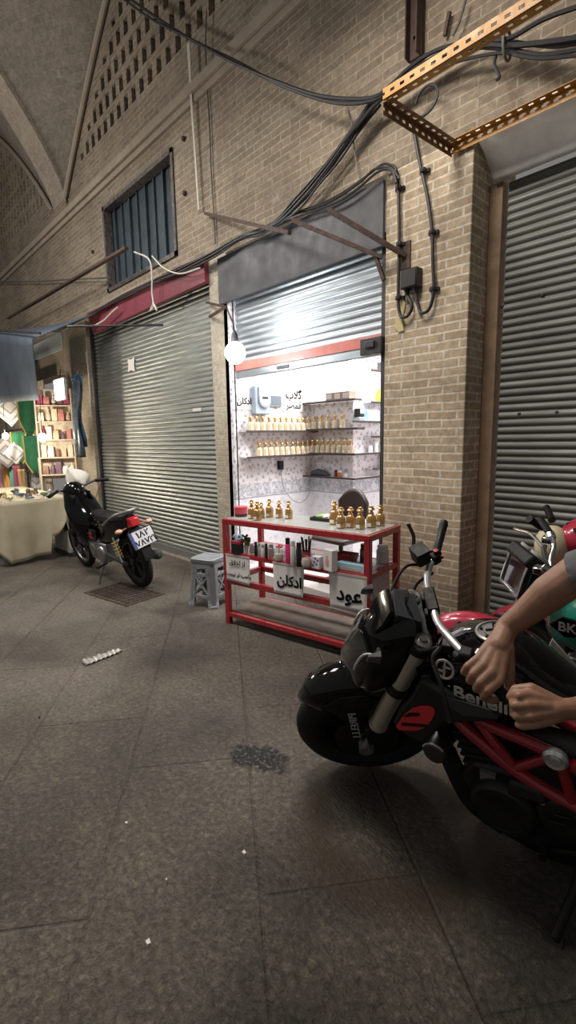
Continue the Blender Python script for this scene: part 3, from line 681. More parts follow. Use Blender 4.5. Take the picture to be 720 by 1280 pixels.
SILV = mat('silver_plastic', (.55, .55, .57), .3, .5); WHP = mat('white_plastic', (.72, .70, .69), .4); HOTP = mat('hot_pink_plastic', (.75, .05, .22), .35); OLIVE = mat('olive_foliage', (.16, .17, .07), .8, var=.4, vs=40)
stick('slim black tube beside the artificial bouquet', (320, 695), .012, .11, BLACKP, BLACKP)
stick('short white jar behind the slim black tube', (315, 690), .020, .06, WHP, WHP)
stick('slim silver bottle beside the slim black tube', (324, 695), .014, .10, SILV, SILV)
stick('white tube bottle between two dark tubes', (329, 696), .015, .095, WHP, SILV)
stick('second slim black tube with silver neighbour', (333, 698), .012, .115, BLACKP, BLACKP)
stick('wide silver bottle behind the pink flower', (339, 696), .022, .095, SILV, SILV)
stick('tall hot pink spray can with black tip', (360, 704), .019, .185, HOTP, BLACKP, 'spray_can', 'spray can')
stick('tall white spray can beside the pink one', (366.5, 706), .019, .175, WHP, WHP, 'spray_can', 'spray can')
stick('tall black spray can beside the white one', (374, 708), .021, .17, BLACKP, BLACKP, 'spray_can', 'spray can')
t = thing('artificial_bouquet', 'little olive artificial bouquet beside the gift box', 'bouquet', at_shelf((308, 690)))
m = MB(); m.lathe([(.014, 0), (.022, .05), (.018, .06)], 10); m.obj('pot', WHP, t)
m = MB()
for k in range(26):
    a = random.random() * 2 * PI; h = .06 + random.random() * .075; r = .035 * random.random() + .005; m.sph((r * math.cos(a), r * math.sin(a), h), .010 + .006 * random.random(), 6)
m.obj('foliage', OLIVE, t)
t = thing('pink_flower_ornament', 'small pink flower ornament in a clear pot beside the hot pink can', 'ornament', at_shelf((349, 700)))
m = MB(); m.lathe([(.03, 0), (.036, .03), (.033, .05), (.0, .05)], 14); m.obj('pot', mat('cream_pot', (.55, .5, .42), .4), t)
m = MB(); m.tube([(0, 0, .05), (.004, 0, .12)], .003, 6); m.obj('stem', mat('stem_green', (.06, .14, .05), .6), t)
m = MB()
for k in range(7):
    a = k * 2 * PI / 7; m.sph((.004 + .017 * math.cos(a), .017 * math.sin(a), .1 + .006 * (k % 2)), .012, 8, (1, 1, .6))
m.obj('blossom', PINK, t)
t = thing('brush_holder', 'holder full of thin black makeup brushes on the glass shelf', 'brush holder', at_shelf((383, 700)))
m = MB(); m.lathe([(.032, 0), (.034, .07), (.03, .07), (.03, .02), (0, .02)], 14); m.obj('cup', mat('dull_pink', (.45, .16, .18), .5), t)
for k in range(8):
    a = k * PI / 4; m = MB(); m.tube([(.02 * math.cos(a), .02 * math.sin(a), .025), (.04 * math.cos(a), .03 * math.sin(a), .15 + .012 * (k % 3))], [.003, .006], 6); m.obj('brush', BLACKP, t)
t = thing('round_case', 'round clear jar with a red cord rim on the glass shelf', 'jar', at_shelf((384, 709)))
m = MB(); m.lathe([(.02, 0), (.038, .015), (.042, .04), (.036, .065), (0, .065)], 18); m.obj('jar_body', mat('clear_jar_b', (.5, .46, .44), .15), t)
m = MB(); m.tube([(.043 * math.cos(a), -.008, .042 + .043 * math.sin(a)) for a in np.linspace(0, 2 * PI, 24, endpoint=False)], .004, 6, closed=True); m.obj('cord_rim', mat('red_cap', (.6, .07, .06), .4), t)
t = thing('patterned_box', 'small white box with violet pattern on the glass shelf', 'box', at_shelf((397, 710)), (0, 0, R(5)))
m = MB(); m.bx(-.035, .035, -.025, .025, 0, .085); m.obj('carton', WHP, t, bevel=.002)
m = MB(); m.mi = 0
for k in range(5): m.lathe([(.01, 0), (.01, .0015)], 6, (-.02 + .01 * k, -.0255, .02 + .013 * ((k * 2) % 5)), 'y')
m.obj('print', mat('violet_print', (.16, .10, .36), .6), t, smooth=0)
t = thing('perfume_carton', 'upright white carton with a pink bottle picture on the glass shelf', 'carton', at_shelf((413, 713)), (0, 0, R(-8)))
m = MB(); m.bx(-.045, .045, -.025, .025, 0, .145); m.obj('carton', WHP, t, bevel=.002)
m = MB(); m.mi = 0; m.xz([(-.02, .03), (.012, .03), (.014, .075), (.004, .085), (.004, .105), (-.012, .105), (-.012, .085), (-.022, .075)], -.0262, -.025); m.obj('print', mat('rose_print', (.62, .28, .26), .6), t, smooth=0)
t = thing('red_basket', 'dark red open basket behind the long blue box', 'basket', at_shelf((433, 703)), (0, 0, R(9.7)))
m = MB(); m.loft([[V(-.06, -.045, 0), V(.06, -.045, 0), V(.06, .045, 0), V(-.06, .045, 0)], [V(-.075, -.055, .07), V(.075, -.055, .07), V(.075, .055, .07), V(-.075, .055, .07)], [V(-.07, -.05, .07), V(.07, -.05, .07), V(.07, .05, .07), V(-.07, .05, .07)], [V(-.056, -.04, .008), V(.056, -.04, .008), V(.056, .04, .008), V(-.056, .04, .008)]]); m.obj('basket_body', mat('basket_red', (.28, .03, .025), .5), t, smooth=0, bevel=.002)
for k in range(3): 
    o = MB().sph((0, 0, 0), .024, 10).obj('wrapped_soap', mat('soap_%d' % k, ((.5, .3, .2), (.6, .5, .4), (.4, .15, .12))[k], .6)); o.location = at_shelf((433, 703)) + V(-.03 + .035 * k, .0, .034)
    tag(o, ('brown', 'cream', 'reddish')[k] + ' wrapped soap in the dark red basket', 'soap')
t = thing('blue_carton', 'long light blue carton lying at the front of the glass shelf', 'carton', at_shelf((444, 714)), (0, 0, R(9.7)))
m = MB(); m.bx(-.125, .115, -.03, .03, 0, .055); m.obj('carton', mat('sky_blue_carton', (.36, .60, .72), .4), t, bevel=.003)
m = MB(); m.bx(-.12, .06, -.0315, -.03, .008, .026); m.obj('print', mat('carton_tan', (.5, .47, .38), .5), t, smooth=0)
t = small_jar('white cylinder tin at the brick pier end of the glass shelf', at_shelf((478, 703)), .045, .125, mat('grey_white_tin', (.55, .56, .56), .4), WHP, 'tin', nm='round_tin')
t = small_jar('dark green glass bottle in front of the white tin', at_shelf((455, 706)), .03, .15, mat('dark_green_glass', (.05, .065, .055), .15, coat=.4), BLACKP, 'bottle', nm='glass_bottle')

# ------------------------------------------------------------------ grey plastic stool
GREYP = mat('grey_plastic', (.20, .215, .235), .42, var=.08)
fa, fb, fc = onZ((234.5, 757)), onZ((264.5, 762)), onZ((280, 757))
xd = (fb - fa); xd.z = 0; L_ = xd.length; xd.normalize()
ang = math.atan2(xd.y, xd.x); S_ = max(.30, min(.36, L_ * 1.03))
yd = V(-xd.y, xd.x, 0); cen = fa + xd * S_ / 2 + yd * S_ / 2
ST = thing('plastic_stool', 'grey plastic stool with crossed openwork sides beside the red counter', 'stool', cen, (0, 0, ang))
hb, htp, H = S_ / 2, S_ * .40, .45
def sq(h, z, r=.25, n=4):                     # rounded square ring
    out = []
    for cx_, cy_, a0 in ((1, 1, 0), (-1, 1, 90), (-1, -1, 180), (1, -1, 270)):
        rr = h * r
        for k in range(n + 1):
            a = R(a0 + 90 * k / n); out.append(V(cx_ * (h - rr) + rr * math.cos(a), cy_ * (h - rr) + rr * math.sin(a), z))
    return out
m = MB(); m.loft([sq(htp * 1.02, H - .055), sq(htp * 1.06, H - .045), sq(htp * 1.06, H - .012), sq(htp * .98, H - .002), sq(htp * .8, H), sq(htp * .75, H - .004), sq(.02, H - .004)]); m.obj('seat', GREYP, ST, smooth=40)
for k in range(4):
    M = Matrix.Rotation(k * PI / 2, 4, 'Z'); m = MB(M)
    def wp(u, z, d=0): 
        h = hb + (htp - hb) * (z / H); return V(u * h, -h + d, z)
    def strip(u0, z0, u1, z1, w0, th=.018): m.bar(wp(u0, z0, .01), wp(u1, z1, .01), th, w0, up=(0, -1, .1)) if False else m.loft([[wp(u0 - w0, z0), wp(u0 + w0, z0), wp(u0 + w0, z0, th), wp(u0 - w0, z0, th)], [wp(u1 - w0, z1), wp(u1 + w0, z1), wp(u1 + w0, z1, th), wp(u1 - w0, z1, th)]])
    strip(-.70, .06, -.66, .36, .06); strip(.70, .06, .66, .36, .06)              # side bands beside the corner legs
    strip(-.62, .10, .55, .29, .075); strip(.62, .10, -.55, .29, .075)             # crossed ribs
    m.loft([[wp(-.7, .085), wp(.7, .085), wp(.7, .085, .018), wp(-.7, .085, .018)], [wp(-.7, .115), wp(.7, .115), wp(.7, .115, .018), wp(-.7, .115, .018)]])
    m.loft([[wp(-.7, .285), wp(.7, .285), wp(.7, .285, .018), wp(-.7, .285, .018)], [wp(-.7, .315), wp(.7, .315), wp(.7, .315, .018), wp(-.7, .315, .018)]])
    m.loft([[wp(-.72, .36), wp(.72, .36), wp(.72, .36, .018), wp(-.72, .36, .018)], [wp(-.8, .41), wp(.8, .41), wp(.8, .41, .018), wp(-.8, .41, .018)]])
    strip(-.55, .30, -.50, .37, .16); strip(.55, .30, .50, .37, .16)
    m.obj('side_panel', GREYP, ST, smooth=30, bevel=.003)
for k in range(4):
    M = Matrix.Rotation(k * PI / 2, 4, 'Z'); m = MB(M); rings = []
    for z in (0, .02, .03, .2, .40):
        h = hb + (htp - hb) * (z / H); e = 1.0 if z > .025 else 1.1; c = h * .99
        rings.append([V(c - .07 * 1, -c, z), V(c - .03, -c * e, z), V(c * e, -c + .03, z), V(c, -c + .07, z), V(c - .025, -c + .07, z), V(c - .03, -c + .035, z), V(c - .07, -c + .025, z)])
    m.loft(rings); m.obj('leg', GREYP, ST, smooth=40)
# ------------------------------------------------------------------ market stall at the far left
BULB = mat('lit_bulb', (1, .93, .8), .4, emit=14, ecol=(1, .88, .68))
BULBW = mat('lit_cool_bulb', (1, 1, 1), .4, emit=22, ecol=(.93, .97, 1))
PANELL = mat('lit_panel', (1, .98, .95), .4, emit=6, ecol=(1, .95, .88))
CLOTH = mat('beige_tablecloth', (.43, .38, .27), .85, var=.12, vs=3, bmp=.15)
# table
TB = thing('stall_table', 'folding table under a beige cloth at the market stall', 'table', (-7.75, -1.22, 0))
m = MB(); m.bx(-1.1, 1.08, -.42, .36, .745, .77); m.obj('tabletop', WOOD_OLD, TB, smooth=0)
for (x, y) in ((-1.0, -.35), (-1.0, .3), (.98, -.35), (.98, .3)):
    m = MB(); m.bar((x, y, 0), (x, y, .745), .035, .035); m.obj('leg', DKST, TB, smooth=0)
def drape(u, v):
    # u runs round three sides (front, end, back); v from the top edge down
    P = [(-1.14, -.44), (1.11, -.44), (1.11, .38), (-.2, .38)]; L = [2.25, .82, 1.31]; s = u * sum(L); i = 0
    while i < 2 and s > L[i]: s -= L[i]; i += 1
    a, b = Vector(P[i]), Vector(P[i + 1]); p = a.lerp(b, s / L[i]); n = Vector((b.y - a.y, a.x - b.x)).normalized()
    q = u * 4.4; wv = (.035 * math.sin(q * 9) + .02 * math.sin(q * 23 + 1)) * v
    hem = .40 + .35 * (.5 + .5 * math.sin(q * 2.1 + 2.0)) * (1 if i == 1 else .85)
    if i == 1 and s > .5: hem = .38 + .1 * math.sin(s * 14)
    elif i == 1: hem = .76 - .1 * s
    hem = min(hem, .77)
    p = p + n * (wv + .05 * v); return V(p.x, p.y, .79 - hem * v)
m = MB(); m.grid(drape, 150, 14)
m.grid(lambda u, v: V(-1.14 + 2.25 * u, -.44 + .82 * v, .79 + .004 * math.sin(u * 30) * math.sin(v * 9)), 30, 8)
o = m.obj('tablecloth', CLOTH, smooth=70, solid=.004); o.location = (-7.75, -1.22, 0); tag(o, 'creased beige cloth draped over the stall table', 'tablecloth')
# white crate under the table
CRW = mat('dirty_white_plastic', (.52, .50, .44), .5, var=.15)
t = thing('storage_drawer', 'dirty white drawer unit on a dark base under the beige cloth', 'drawer unit', (-6.86, -.82, 0))
m = MB(); m.bx(-.28, .28, -.12, .12, .05, .36); m.obj('body', CRW, t, bevel=.008); m = MB(); m.bx(.28, .292, -.10, .10, .08, .20); m.bx(.28, .292, -.10, .10, .22, .34); m.obj('drawer', CRW, t, bevel=.004)
m = MB(); m.bx(-.3, .3, -.13, .13, .0, .05); m.obj('base', DKST, t, smooth=0)
# trinkets on the table top
TZ2 = .801
cols = [(.6, .5, .35), (.15, .12, .12), (.55, .55, .6), (.3, .1, .1), (.7, .65, .6), (.12, .18, .25), (.5, .35, .15), (.2, .3, .2)]
tm = [mat('trinket_%d' % k, c, .35, .2) for k, c in enumerate(cols)]
cn = ['brass', 'black', 'silver', 'dark red', 'cream', 'dark blue', 'copper', 'green']
rows = ['nearest the motorbike bag', 'second from the motorbike bag', 'third from the motorbike bag', 'fourth from the motorbike bag', 'fifth from the motorbike bag', 'farthest from the motorbike bag']
for i in range(6):
    for j in range(3):
        k = (i * 3 + j * 5 + i * j) % 8; x = -6.76 - i * .16 + random.uniform(-.02, .02); y = -1.52 + j * .22 + random.uniform(-.03, .03); s = random.uniform(.8, 1.3)
        m = MB()
        if (i + j) % 3 == 0: m.lathe([(.02, 0), (.05, .03), (.055, .05), (.045, .05), (.015, .012), (0, .012)], 12); nm, ct = 'trinket_bowl', 'bowl'
        elif (i + j) % 3 == 1: m.tube([(.04 * math.cos(a), .04 * math.sin(a), .012) for a in np.linspace(0, 2 * PI, 14, endpoint=False)], .011, 6, closed=True); nm, ct = 'bracelet', 'bracelet'
        else: m.lathe([(.03, 0), (.035, .02), (.02, .05), (.026, .075), (.012, .09), (0, .1)], 10); nm, ct = 'figurine', 'ornament'
        m.v = [v * s for v in m.v]
        o = m.obj(nm, tm[k]); o.location = (x, y, TZ2)
        tag(o, '%s %s in the %s of the stall table, %s' % (cn[k], ct, ('street-side row', 'middle row', 'wall-side row')[j], rows[i]), ct, 'trinkets on the stall table')
# display wall of the stall: uprights and cross bars carrying hung goods (plane parallel to the wall)
YS = -.42
def S(p, y=YS): return onY(p, y)
t = thing('display_rack', 'dark metal display rack with bars behind the stall table', 'rack', (-9, YS + .08, 0))
for x in (-11.6, -10.4):
    m = MB(); m.bar((x + 9, 0, 0), (x + 9, 0, 2.75), .03, .03); m.obj('upright', DKST, t, smooth=0)
for z in (.95, 1.35, 1.75, 2.15, 2.6):
    m = MB(); m.tube([(-2.6, 0, z), (-.32, 0, z)], .012, 8); m.obj('crossbar', DKST, t)
t = thing('backboard', 'cream backboard behind the hanging goods of the stall', 'board', (-9.9, YS + .22, 0))
m = MB(); m.bx(-2.2, .45, 0, .02, .0, 2.6); m.obj('board', mat('cream_board', (.58, .50, .40), .8, var=.45, vs=9), t, smooth=0)
GREEN = mat('green_velvet', (.012, .13, .055), .75, sheen=.3, var=.2, vs=10)
GOLDB = mat('gold_braid', (.55, .38, .10), .5, .3)
def hang(name, label, c, w_, h, mt, y, cat, group=None, tip=0., trim=None, wave=.012, rot=0):
    """cloth hung from its top edge, a little folded"""
    t = thing(name, label, cat, V(c.x, y, c.z), (0, 0, R(64)), group); M = Matrix.Rotation(rot, 4, 'Y'); w_ = w_ * .62
    def fn(u, v):
        ww = w_ * (1 - tip * max(0, v - .72) / .28) if tip else w_
        return M @ V((u - .5) * ww, wave * math.sin(u * 11 + v * 2) - .01, (.5 - v) * h)
    m = MB(); m.grid(fn, 14, 10); m.obj('cloth', mt, t, smooth=70, solid=.006)
    if trim:
        m = MB(); m.tube([fn(0, k / 10) + V(0, -.012, 0) for k in range(11)], .012, 6); m.tube([fn(1, k / 10) + V(0, -.012, 0) for k in range(11)], .012, 6)
        m.obj('braid_trim', trim, t)
    return t
hang('hanging_banner', 'upper green velvet banner beside the patterned kerchief, partly behind the awning', S((21, 505)), .55, .62, GREEN, YS, 'banner', 'green velvet banners', .6, GOLDB)
hang('hanging_banner', 'long green velvet banner with rounded foot, above the lit bulb', S((35, 512), YS - .08), .50, .85, GREEN, YS - .08, 'banner', 'green velvet banners', .6, GOLDB)
hang('hanging_banner', 'lower green velvet banner with yellow edge beside the bulb', S((26, 560), YS), .42, .60, GREEN, YS - .02, 'banner', 'green velvet banners', .7, GOLDB)
hang('hanging_banner', 'lowest dark green banner hanging under the lit bulb', S((43, 568), YS - .1), .48, .64, GREEN, YS - .1, 'banner', 'green velvet banners', .7, GOLDB)
def kerchief_mat():
    m, t, b = nt('patterned_kerchief'); oc = ocoord(t); sep = t.nodes.new('ShaderNodeSeparateXYZ'); t.links.new(oc, sep.inputs[0])
    d = math_(t, 'ADD', math_(t, 'ABSOLUTE', sep.outputs[0]), math_(t, 'MULTIPLY', math_(t, 'ABSOLUTE', sep.outputs[2]), 1.0)); d = math_(t, 'MULTIPLY', d, .71)
    r = ramp(t, math_(t, 'MULTIPLY', d, 3.2), [(0, (.42, .40, .40)), (.25, (.16, .17, .2)), (.34, (.55, .53, .5)), (.55, (.2, .2, .23)), (.68, (.5, .48, .47)), (.9, (.12, .13, .15))]); r.color_ramp.interpolation = 'CONSTANT'
    c = mix(t, ramp(t, noise(t, oc, 30, 3), [(.4, (0, 0, 0)), (.6, (.5,) * 3)]).outputs[0], r.outputs[0], (.35, .33, .33)); t.links.new(c, b.inputs['Base Color']); setp(b, Roughness=.85); return m
KER = kerchief_mat()
def kerchief(label, px, s, y):
    c = S(px, y); m = MB(); m.grid(lambda u, v: V((u - .5) * s, .012 * math.sin(u * 9 + v * 5), (v - .5) * s), 12, 12)
    o = m.obj('kerchief', KER, smooth=70, solid=.006); o.data.transform(Matrix.Rotation(R(45), 4, 'Y')); o.location = c; o.rotation_euler = (0, 0, R(60)); tag(o, label, 'kerchief', 'patterned kerchiefs'); return o
kerchief('grey patterned square kerchief hung on its corner under the blue awning', (12, 508), .52, YS - .16)
kerchief('dull grey green kerchief hung on its corner below the paler bulb', (8, 565), .46, YS - .16)
kerchief('small grey kerchief hung on its corner beside the dull green one', (19, 567), .3, YS - .2)
SC_C = [((.72, .66, .62), 'off-white'), ((.82, .42, .46), 'pink'), ((.85, .62, .12), 'yellow'), ((.85, .38, .14), 'orange'), ((.12, .50, .42), 'teal'), ((.32, .07, .12), 'maroon')]
for k, ((c, nm), px) in enumerate(zip(SC_C, (3, 8, 13, 17, 21, 27))):
    hang('scarf', nm + ' scarf hanging in the row of scarves above the stall table', S((px, 598 if k else 592)), .2, .5, mat('scarf_' + nm.replace('-', '_'), c, .8), YS - .06 - .015 * (k % 2), 'scarf', 'scarves above the stall table')
hang('scarf', 'pale scarf with grey medallion hanging below the green banners', S((49, 596)), .26, .48, KER, YS - .05, 'scarf', 'scarves above the stall table')
hang('scarf', 'cream scarf hanging next to the medallion scarf', S((57, 594)), .16, .6, mat('scarf_cream', (.66, .58, .47), .8), YS - .05, 'scarf', 'scarves above the stall table')
hang('scarf', 'ochre and cream scarf beside the maroon scarf', S((32, 600)), .2, .42, mat('scarf_ochre', (.58, .40, .20), .8), YS - .06, 'scarf', 'scarves above the stall table')
# shelves of small goods to the wall side of the bulb
goods = [(.30, .05, .10), (.62, .52, .40), (.16, .10, .14), (.55, .40, .28), (.70, .62, .52), (.24, .13, .10), (.46, .18, .16), (.75, .68, .60)]
gm = [mat('goods_%d' % k, c, .6, var=.2, vs=20) for k, c in enumerate(goods)]
gn = ['crimson', 'tan', 'plum', 'brown', 'cream', 'dark brown', 'rust', 'ivory']
lv = ['top', 'second', 'third', 'fourth', 'lowest']
pos = 'nearest the blue hanging bags|second from the blue hanging bags|third from the blue hanging bags|fourth from the blue hanging bags|fifth from the blue hanging bags'.split('|')
UC = onY((72, 560), -.34); UM = Matrix.Translation((UC.x, UC.y, 0)) @ Matrix.Rotation(R(62), 4, 'Z')
t = thing('goods_shelf', 'cream shelf unit packed with small goods beside the blue bags', 'shelf unit', (UC.x, UC.y, 0), (0, 0, R(62)))
zs = [2.10, 1.84, 1.55, 1.26, .98]
for z in zs:
    m = MB(); m.bx(-.26, .26, -.08, .10, z - .02, z); m.obj('shelf_board', mat('cream_shelf', (.52, .45, .36), .6), t, smooth=0)
for x in (-.27, .27):
    m = MB(); m.bx(x - .01, x + .01, -.08, .10, .0, 2.36); m.obj('side', MATS['cream_shelf'], t, smooth=0)
m = MB(); m.bx(-.26, .26, .09, .10, .9, 2.36); m.obj('back_panel', MATS['cream_board'], t, smooth=0)
for i, z in enumerate(zs):
    for j in range(5):
        k = (i * 3 + j * 2 + (i * j) % 3) % 8; h = random.uniform(.12, .21); ww = random.uniform(.034, .044); x = .20 - j * .100
        m = MB(); kind = (i + 2 * j) % 3
        if kind == 0: m.loft([[V(-ww, -.05, 0), V(ww, -.05, 0), V(ww, .05, 0), V(-ww, .05, 0)], [V(-ww * 1.05, -.06, h * .5), V(ww * 1.05, -.06, h * .5), V(ww, .05, h * .5), V(-ww, .05, h * .5)], [V(-ww * .8, -.03, h), V(ww * .8, -.03, h), V(ww * .8, .03, h), V(-ww * .8, .03, h)]]); nm, ct = 'cloth_pouch', 'pouch'
        elif kind == 1: m.lathe([(ww * .7, 0), (ww, h * .25), (ww * .9, h * .6), (ww * .4, h * .8), (ww * .5, h), (0, h)], 12); nm, ct = 'vase', 'vase'
        else: m.bx(-ww, ww, -.05, .05, 0, h); m.bx(-ww * .7, ww * .7, -.055, -.05, h * .2, h * .8); nm, ct = 'keepsake_box', 'box'
        o = m.obj(nm, gm[k], bevel=.004 if kind == 2 else 0); o.location = UM @ V(x, .0, z + .001); o.rotation_euler = (0, 0, R(62))
        tag(o, '%s %s on the %s shelf of the stall, %s' % (gn[k], ct, lv[i], pos[j]), ct, 'small goods on the stall shelves')
# blue plastic bags hanging beside the column
BLUEP = mat('blue_plastic_film', (.022, .06, .10), .3, var=.6, vs=7, coat=.3)
t = thing('hanging_bag', 'long dark blue plastic covers hanging beside the far column', 'hanging bag', S((93, 470), -.30))
tl = S((93, 470), -.30)
def hb_(x0, x1, z0, z1, y0): 
    def fn(u, v): return V(x0 + (x1 - x0) * u + .02 * math.sin(v * 9), y0 + .03 * math.sin(u * 8 + v * 6), z1 + (z0 - z1) * v)
    return fn
m = MB(); m.grid(hb_(-.10, .20, -1.05, .0, 0), 10, 22); m.obj('cover', BLUEP, t, smooth=70, solid=.02)
m = MB(); m.grid(hb_(.02, .26, -1.2, -.08, -.06), 10, 22); m.obj('cover', mat('slate_plastic_film', (.05, .065, .085), .35, var=.5, vs=9), t, smooth=70, solid=.02)
m = MB(); m.tube([(.05, 0, -.02), (.05, .05, .08), (.05, .12, .12)], .008, 6); m.obj('hook', DKST, t)
# lamps of the stall
def bulb(label, p, mt, r=.045):
    t = thing('light_bulb', label, 'light bulb', p)
    m = MB(); m.sph((0, 0, 0), r, 16, (1, 1, 1.1)); m.obj('globe', mt, t)
    m = MB(); m.lathe([(.014, r * .9), (.018, r + .06), (.01, r + .07), (.01, r + .07)], 10); m.obj('socket', DKST, t)
    m = MB(); m.tube([(0, 0, r + .06), (.01, 0, r + .3), (0, .02, r + .55)], .004, 6); m.obj('cord', BLACKP, t); return t
bulb('bright warm bulb hanging in front of the green banners', S((53, 547), -.75), BULB, .062)
bulb('second warm bulb at the frame edge, below the patterned kerchief', S((7, 545), -.75), BULB, .055)
t = thing('ceiling_lamp', 'bright white square lamp at the top of the stall by the column', 'lamp', S((75, 487), -.38))
m = MB(); m.bx(-.20, .17, -.02, .0, -.14, .15); m.obj('diffuser', PANELL, t, smooth=0); m = MB(); m.bx(-.22, .19, .0, .03, -.16, .17); m.obj('housing', WHP, t, smooth=0)
m = MB(); m.tube([(0, .01, .16), (0, .03, .3)], .008, 6); m.obj('hanger', DKST, t)
# pale fascia panel and beam above the stall
t = MB(); t.bx(-10.6, -8.88, -.034, -.004, 3.06, 3.335); tag(t.obj('fascia_panel', mat('pale_blue_fascia', (.42, .46, .48), .6, var=.1), smooth=0), 'pale blue-grey fascia board above the stall beside the far column', 'fascia panel')
t = MB(); t.bx(-13.2, -8.88, .0, .30, 2.68, 3.05); struct(t.obj('trim_stall_lintel', PLASTER, smooth=0))
# blue-grey awning sheet
AW = mat('slate_blue_tarp', (.075, .095, .125), .75, var=.2, vs=3)
t = thing('awning', 'slate blue awning flap hanging over the market stall', 'awning', (-9.6, -.6, 3.0))
a, b, c, d = onY((40, 424), -.95), onY((48, 500), -.80), onY((-40, 508), -.8), onY((-40, 412), -.95)
o = V(-9.6, -.6, 3.0)
def aw(u, v):
    p = a.lerp(d, u).lerp(b.lerp(c, u), v) - o; p.y -= .05 * math.sin(u * 7) * v; return p
m = MB(); m.grid(aw, 16, 8); m.obj('flap', AW, t, smooth=70, solid=.012)
m = MB(); m.tube([a - o + V(.35, 0, .02), d - o + V(0, 0, .02)], .018, 8); m.obj('front_pole', DKST, t)
m = MB(); m.grid(lambda u, v: (a.lerp(d, u) - o).lerp(V(a.x - 9.6 * 0 - o.x - u * 1.9 + .2, .58, .36), v), 8, 6); m.obj('roof_sheet', AW, t, smooth=70, solid=.01)
for px in (84,): 
    q = onY((px, 408), -.95) - o; m = MB(); m.tube([q + V(.0, 0, 0), V(q.x + .5, .6, q.z + .06)], .014, 8); m.obj('arm', DKST, t)

# ------------------------------------------------------------------ small motorbike seen from behind
CHR = mat('chrome', (.72, .72, .73), .14, 1.0); TYRE = mat('tyre_rubber', (.017, .017, .018), .75, bmp=.3, bs=120); BLK = mat('black_gloss', (.004, .004, .0045), .07, coat=.12); BLKM = mat('black_matt', (.009, .009, .0095), .5, var=.2)
ALU = mat('cast_aluminium', (.33, .33, .33), .4, .8, var=.15); REDL = mat('red_lens', (.45, .012, .02), .15, coat=.6); DGREY = mat('dark_grey_paint', (.045, .047, .05), .45)
def wheel(t, nm, c, Rr, rt, M=None, spokes=0, rimm=None, arms=5, tyre_name='tyre'):
    m = MB(M); n = 48; rings = []
    for k in range(n):
        a = 2 * PI * k / n; ring = []
        for j in range(14):
            b = 2 * PI * j / 14; rr = Rr - rt + rt * math.cos(b) * 1.0; y = rt * .92 * math.sin(b)
            ring.append(V(c[0] + rr * math.cos(a), c[1] + y, c[2] + rr * math.sin(a)))
        rings.append(ring)
    m.loft(rings, closed=True); tw = m.obj(nm, TYRE, t, smooth=60)
    ri = Rr - 2 * rt + .012
    m = MB(M); prof = [(ri, -rt * .62), (ri + .004, -rt * .5), (ri - .012, -rt * .2), (ri - .012, rt * .2), (ri + .004, rt * .5), (ri, rt * .62), (ri - .018, rt * .55), (ri - .026, 0), (ri - .018, -rt * .55), (ri, -rt * .62)]
    m.lathe(prof, 40, c, 'y'); m.obj('rim', rimm or ALU, tw, smooth=40)
    m = MB(M); m.lathe([(0, -.05), (.035, -.05), (.04, -.03), (.03, 0), (.04, .03), (.035, .05), (0, .05)], 16, c, 'y')
    for k in range(arms):
        a = 2 * PI * k / arms + .3
        for da in ((-.12, .12) if not spokes else (0,)):
            m.bar((c[0] + .03 * math.cos(a), c[1], c[2] + .03 * math.sin(a)), (c[0] + (ri - .01) * math.cos(a + da), c[1], c[2] + (ri - .01) * math.sin(a + da)), .022, .026, up=(0, 1, 0))
    m.obj('hub_spokes', rimm or ALU, tw, smooth=40)
    return tw
BA = thing('small_motorbike', 'small black motorbike with white number plate parked by the wide shutter', 'motorbike', (-4.66, -.88, 0), (R(-11.5), 0, R(183)))
wheel(BA, 'rear_wheel', (0, 0, .29), .29, .045, rimm=DGREY); wheel(BA, 'front_wheel', (1.28, 0, .29), .29, .042, rimm=ALU)
m = MB(); m.loft([[V(x, y * w_, z0), V(x, y * w_, z1)] + [V(x, -y * w_, z1), V(x, -y * w_, z0)] for x, w_, z0, z1, y in ((-.16, .055, .70, .78, 1), (.0, .085, .60, .76, 1), (.2, .10, .50, .72, 1), (.45, .09, .46, .70, 1), (.62, .06, .44, .6, 1))]); m.obj('tail_body', BLK, BA, smooth=30, bevel=.015)
m = MB(); rings = []
for x, w_, z in ((-.10, .07, .80), (.05, .10, .785), (.25, .115, .765), (.45, .10, .76), (.62, .06, .78)): rings.append([V(x, -w_, z - .035), V(x, -w_ * .8, z), V(x, 0, z + .012), V(x, w_ * .8, z), V(x, w_, z - .035), V(x, 0, z - .06)])
m.loft(rings); m.obj('seat', BLKM, BA, smooth=50)
m = MB(); m.tube(spline([(.22, .13, .70), (.05, .13, .78), (-.12, .11, .84), (-.2, 0, .86), (-.12, -.11, .84), (.05, -.13, .78), (.22, -.13, .70)], 6), .014, 8); m.obj('grab_rail', ALU, BA)
m = MB(); m.loft([[V(-.17, -.07, .69), V(-.17, .07, .69), V(-.17, .06, .79), V(-.17, -.06, .79)], [V(-.225, -.05, .70), V(-.225, .05, .70), V(-.21, .045, .775), V(-.21, -.045, .775)]]); m.obj('tail_light', REDL, BA, bevel=.008)['label'] = 'red tail light'
for s in (1, -1):
    m = MB(); m.tube([(-.12, .06 * s, .68), (-.16, .14 * s, .685)], .008, 6); m.sph((-.17, .165 * s, .687), .03, 10, (1, 1.3, .8)); m.obj('turn_signal', mat('amber_pink_lens', (.6, .3, .22), .2), BA)
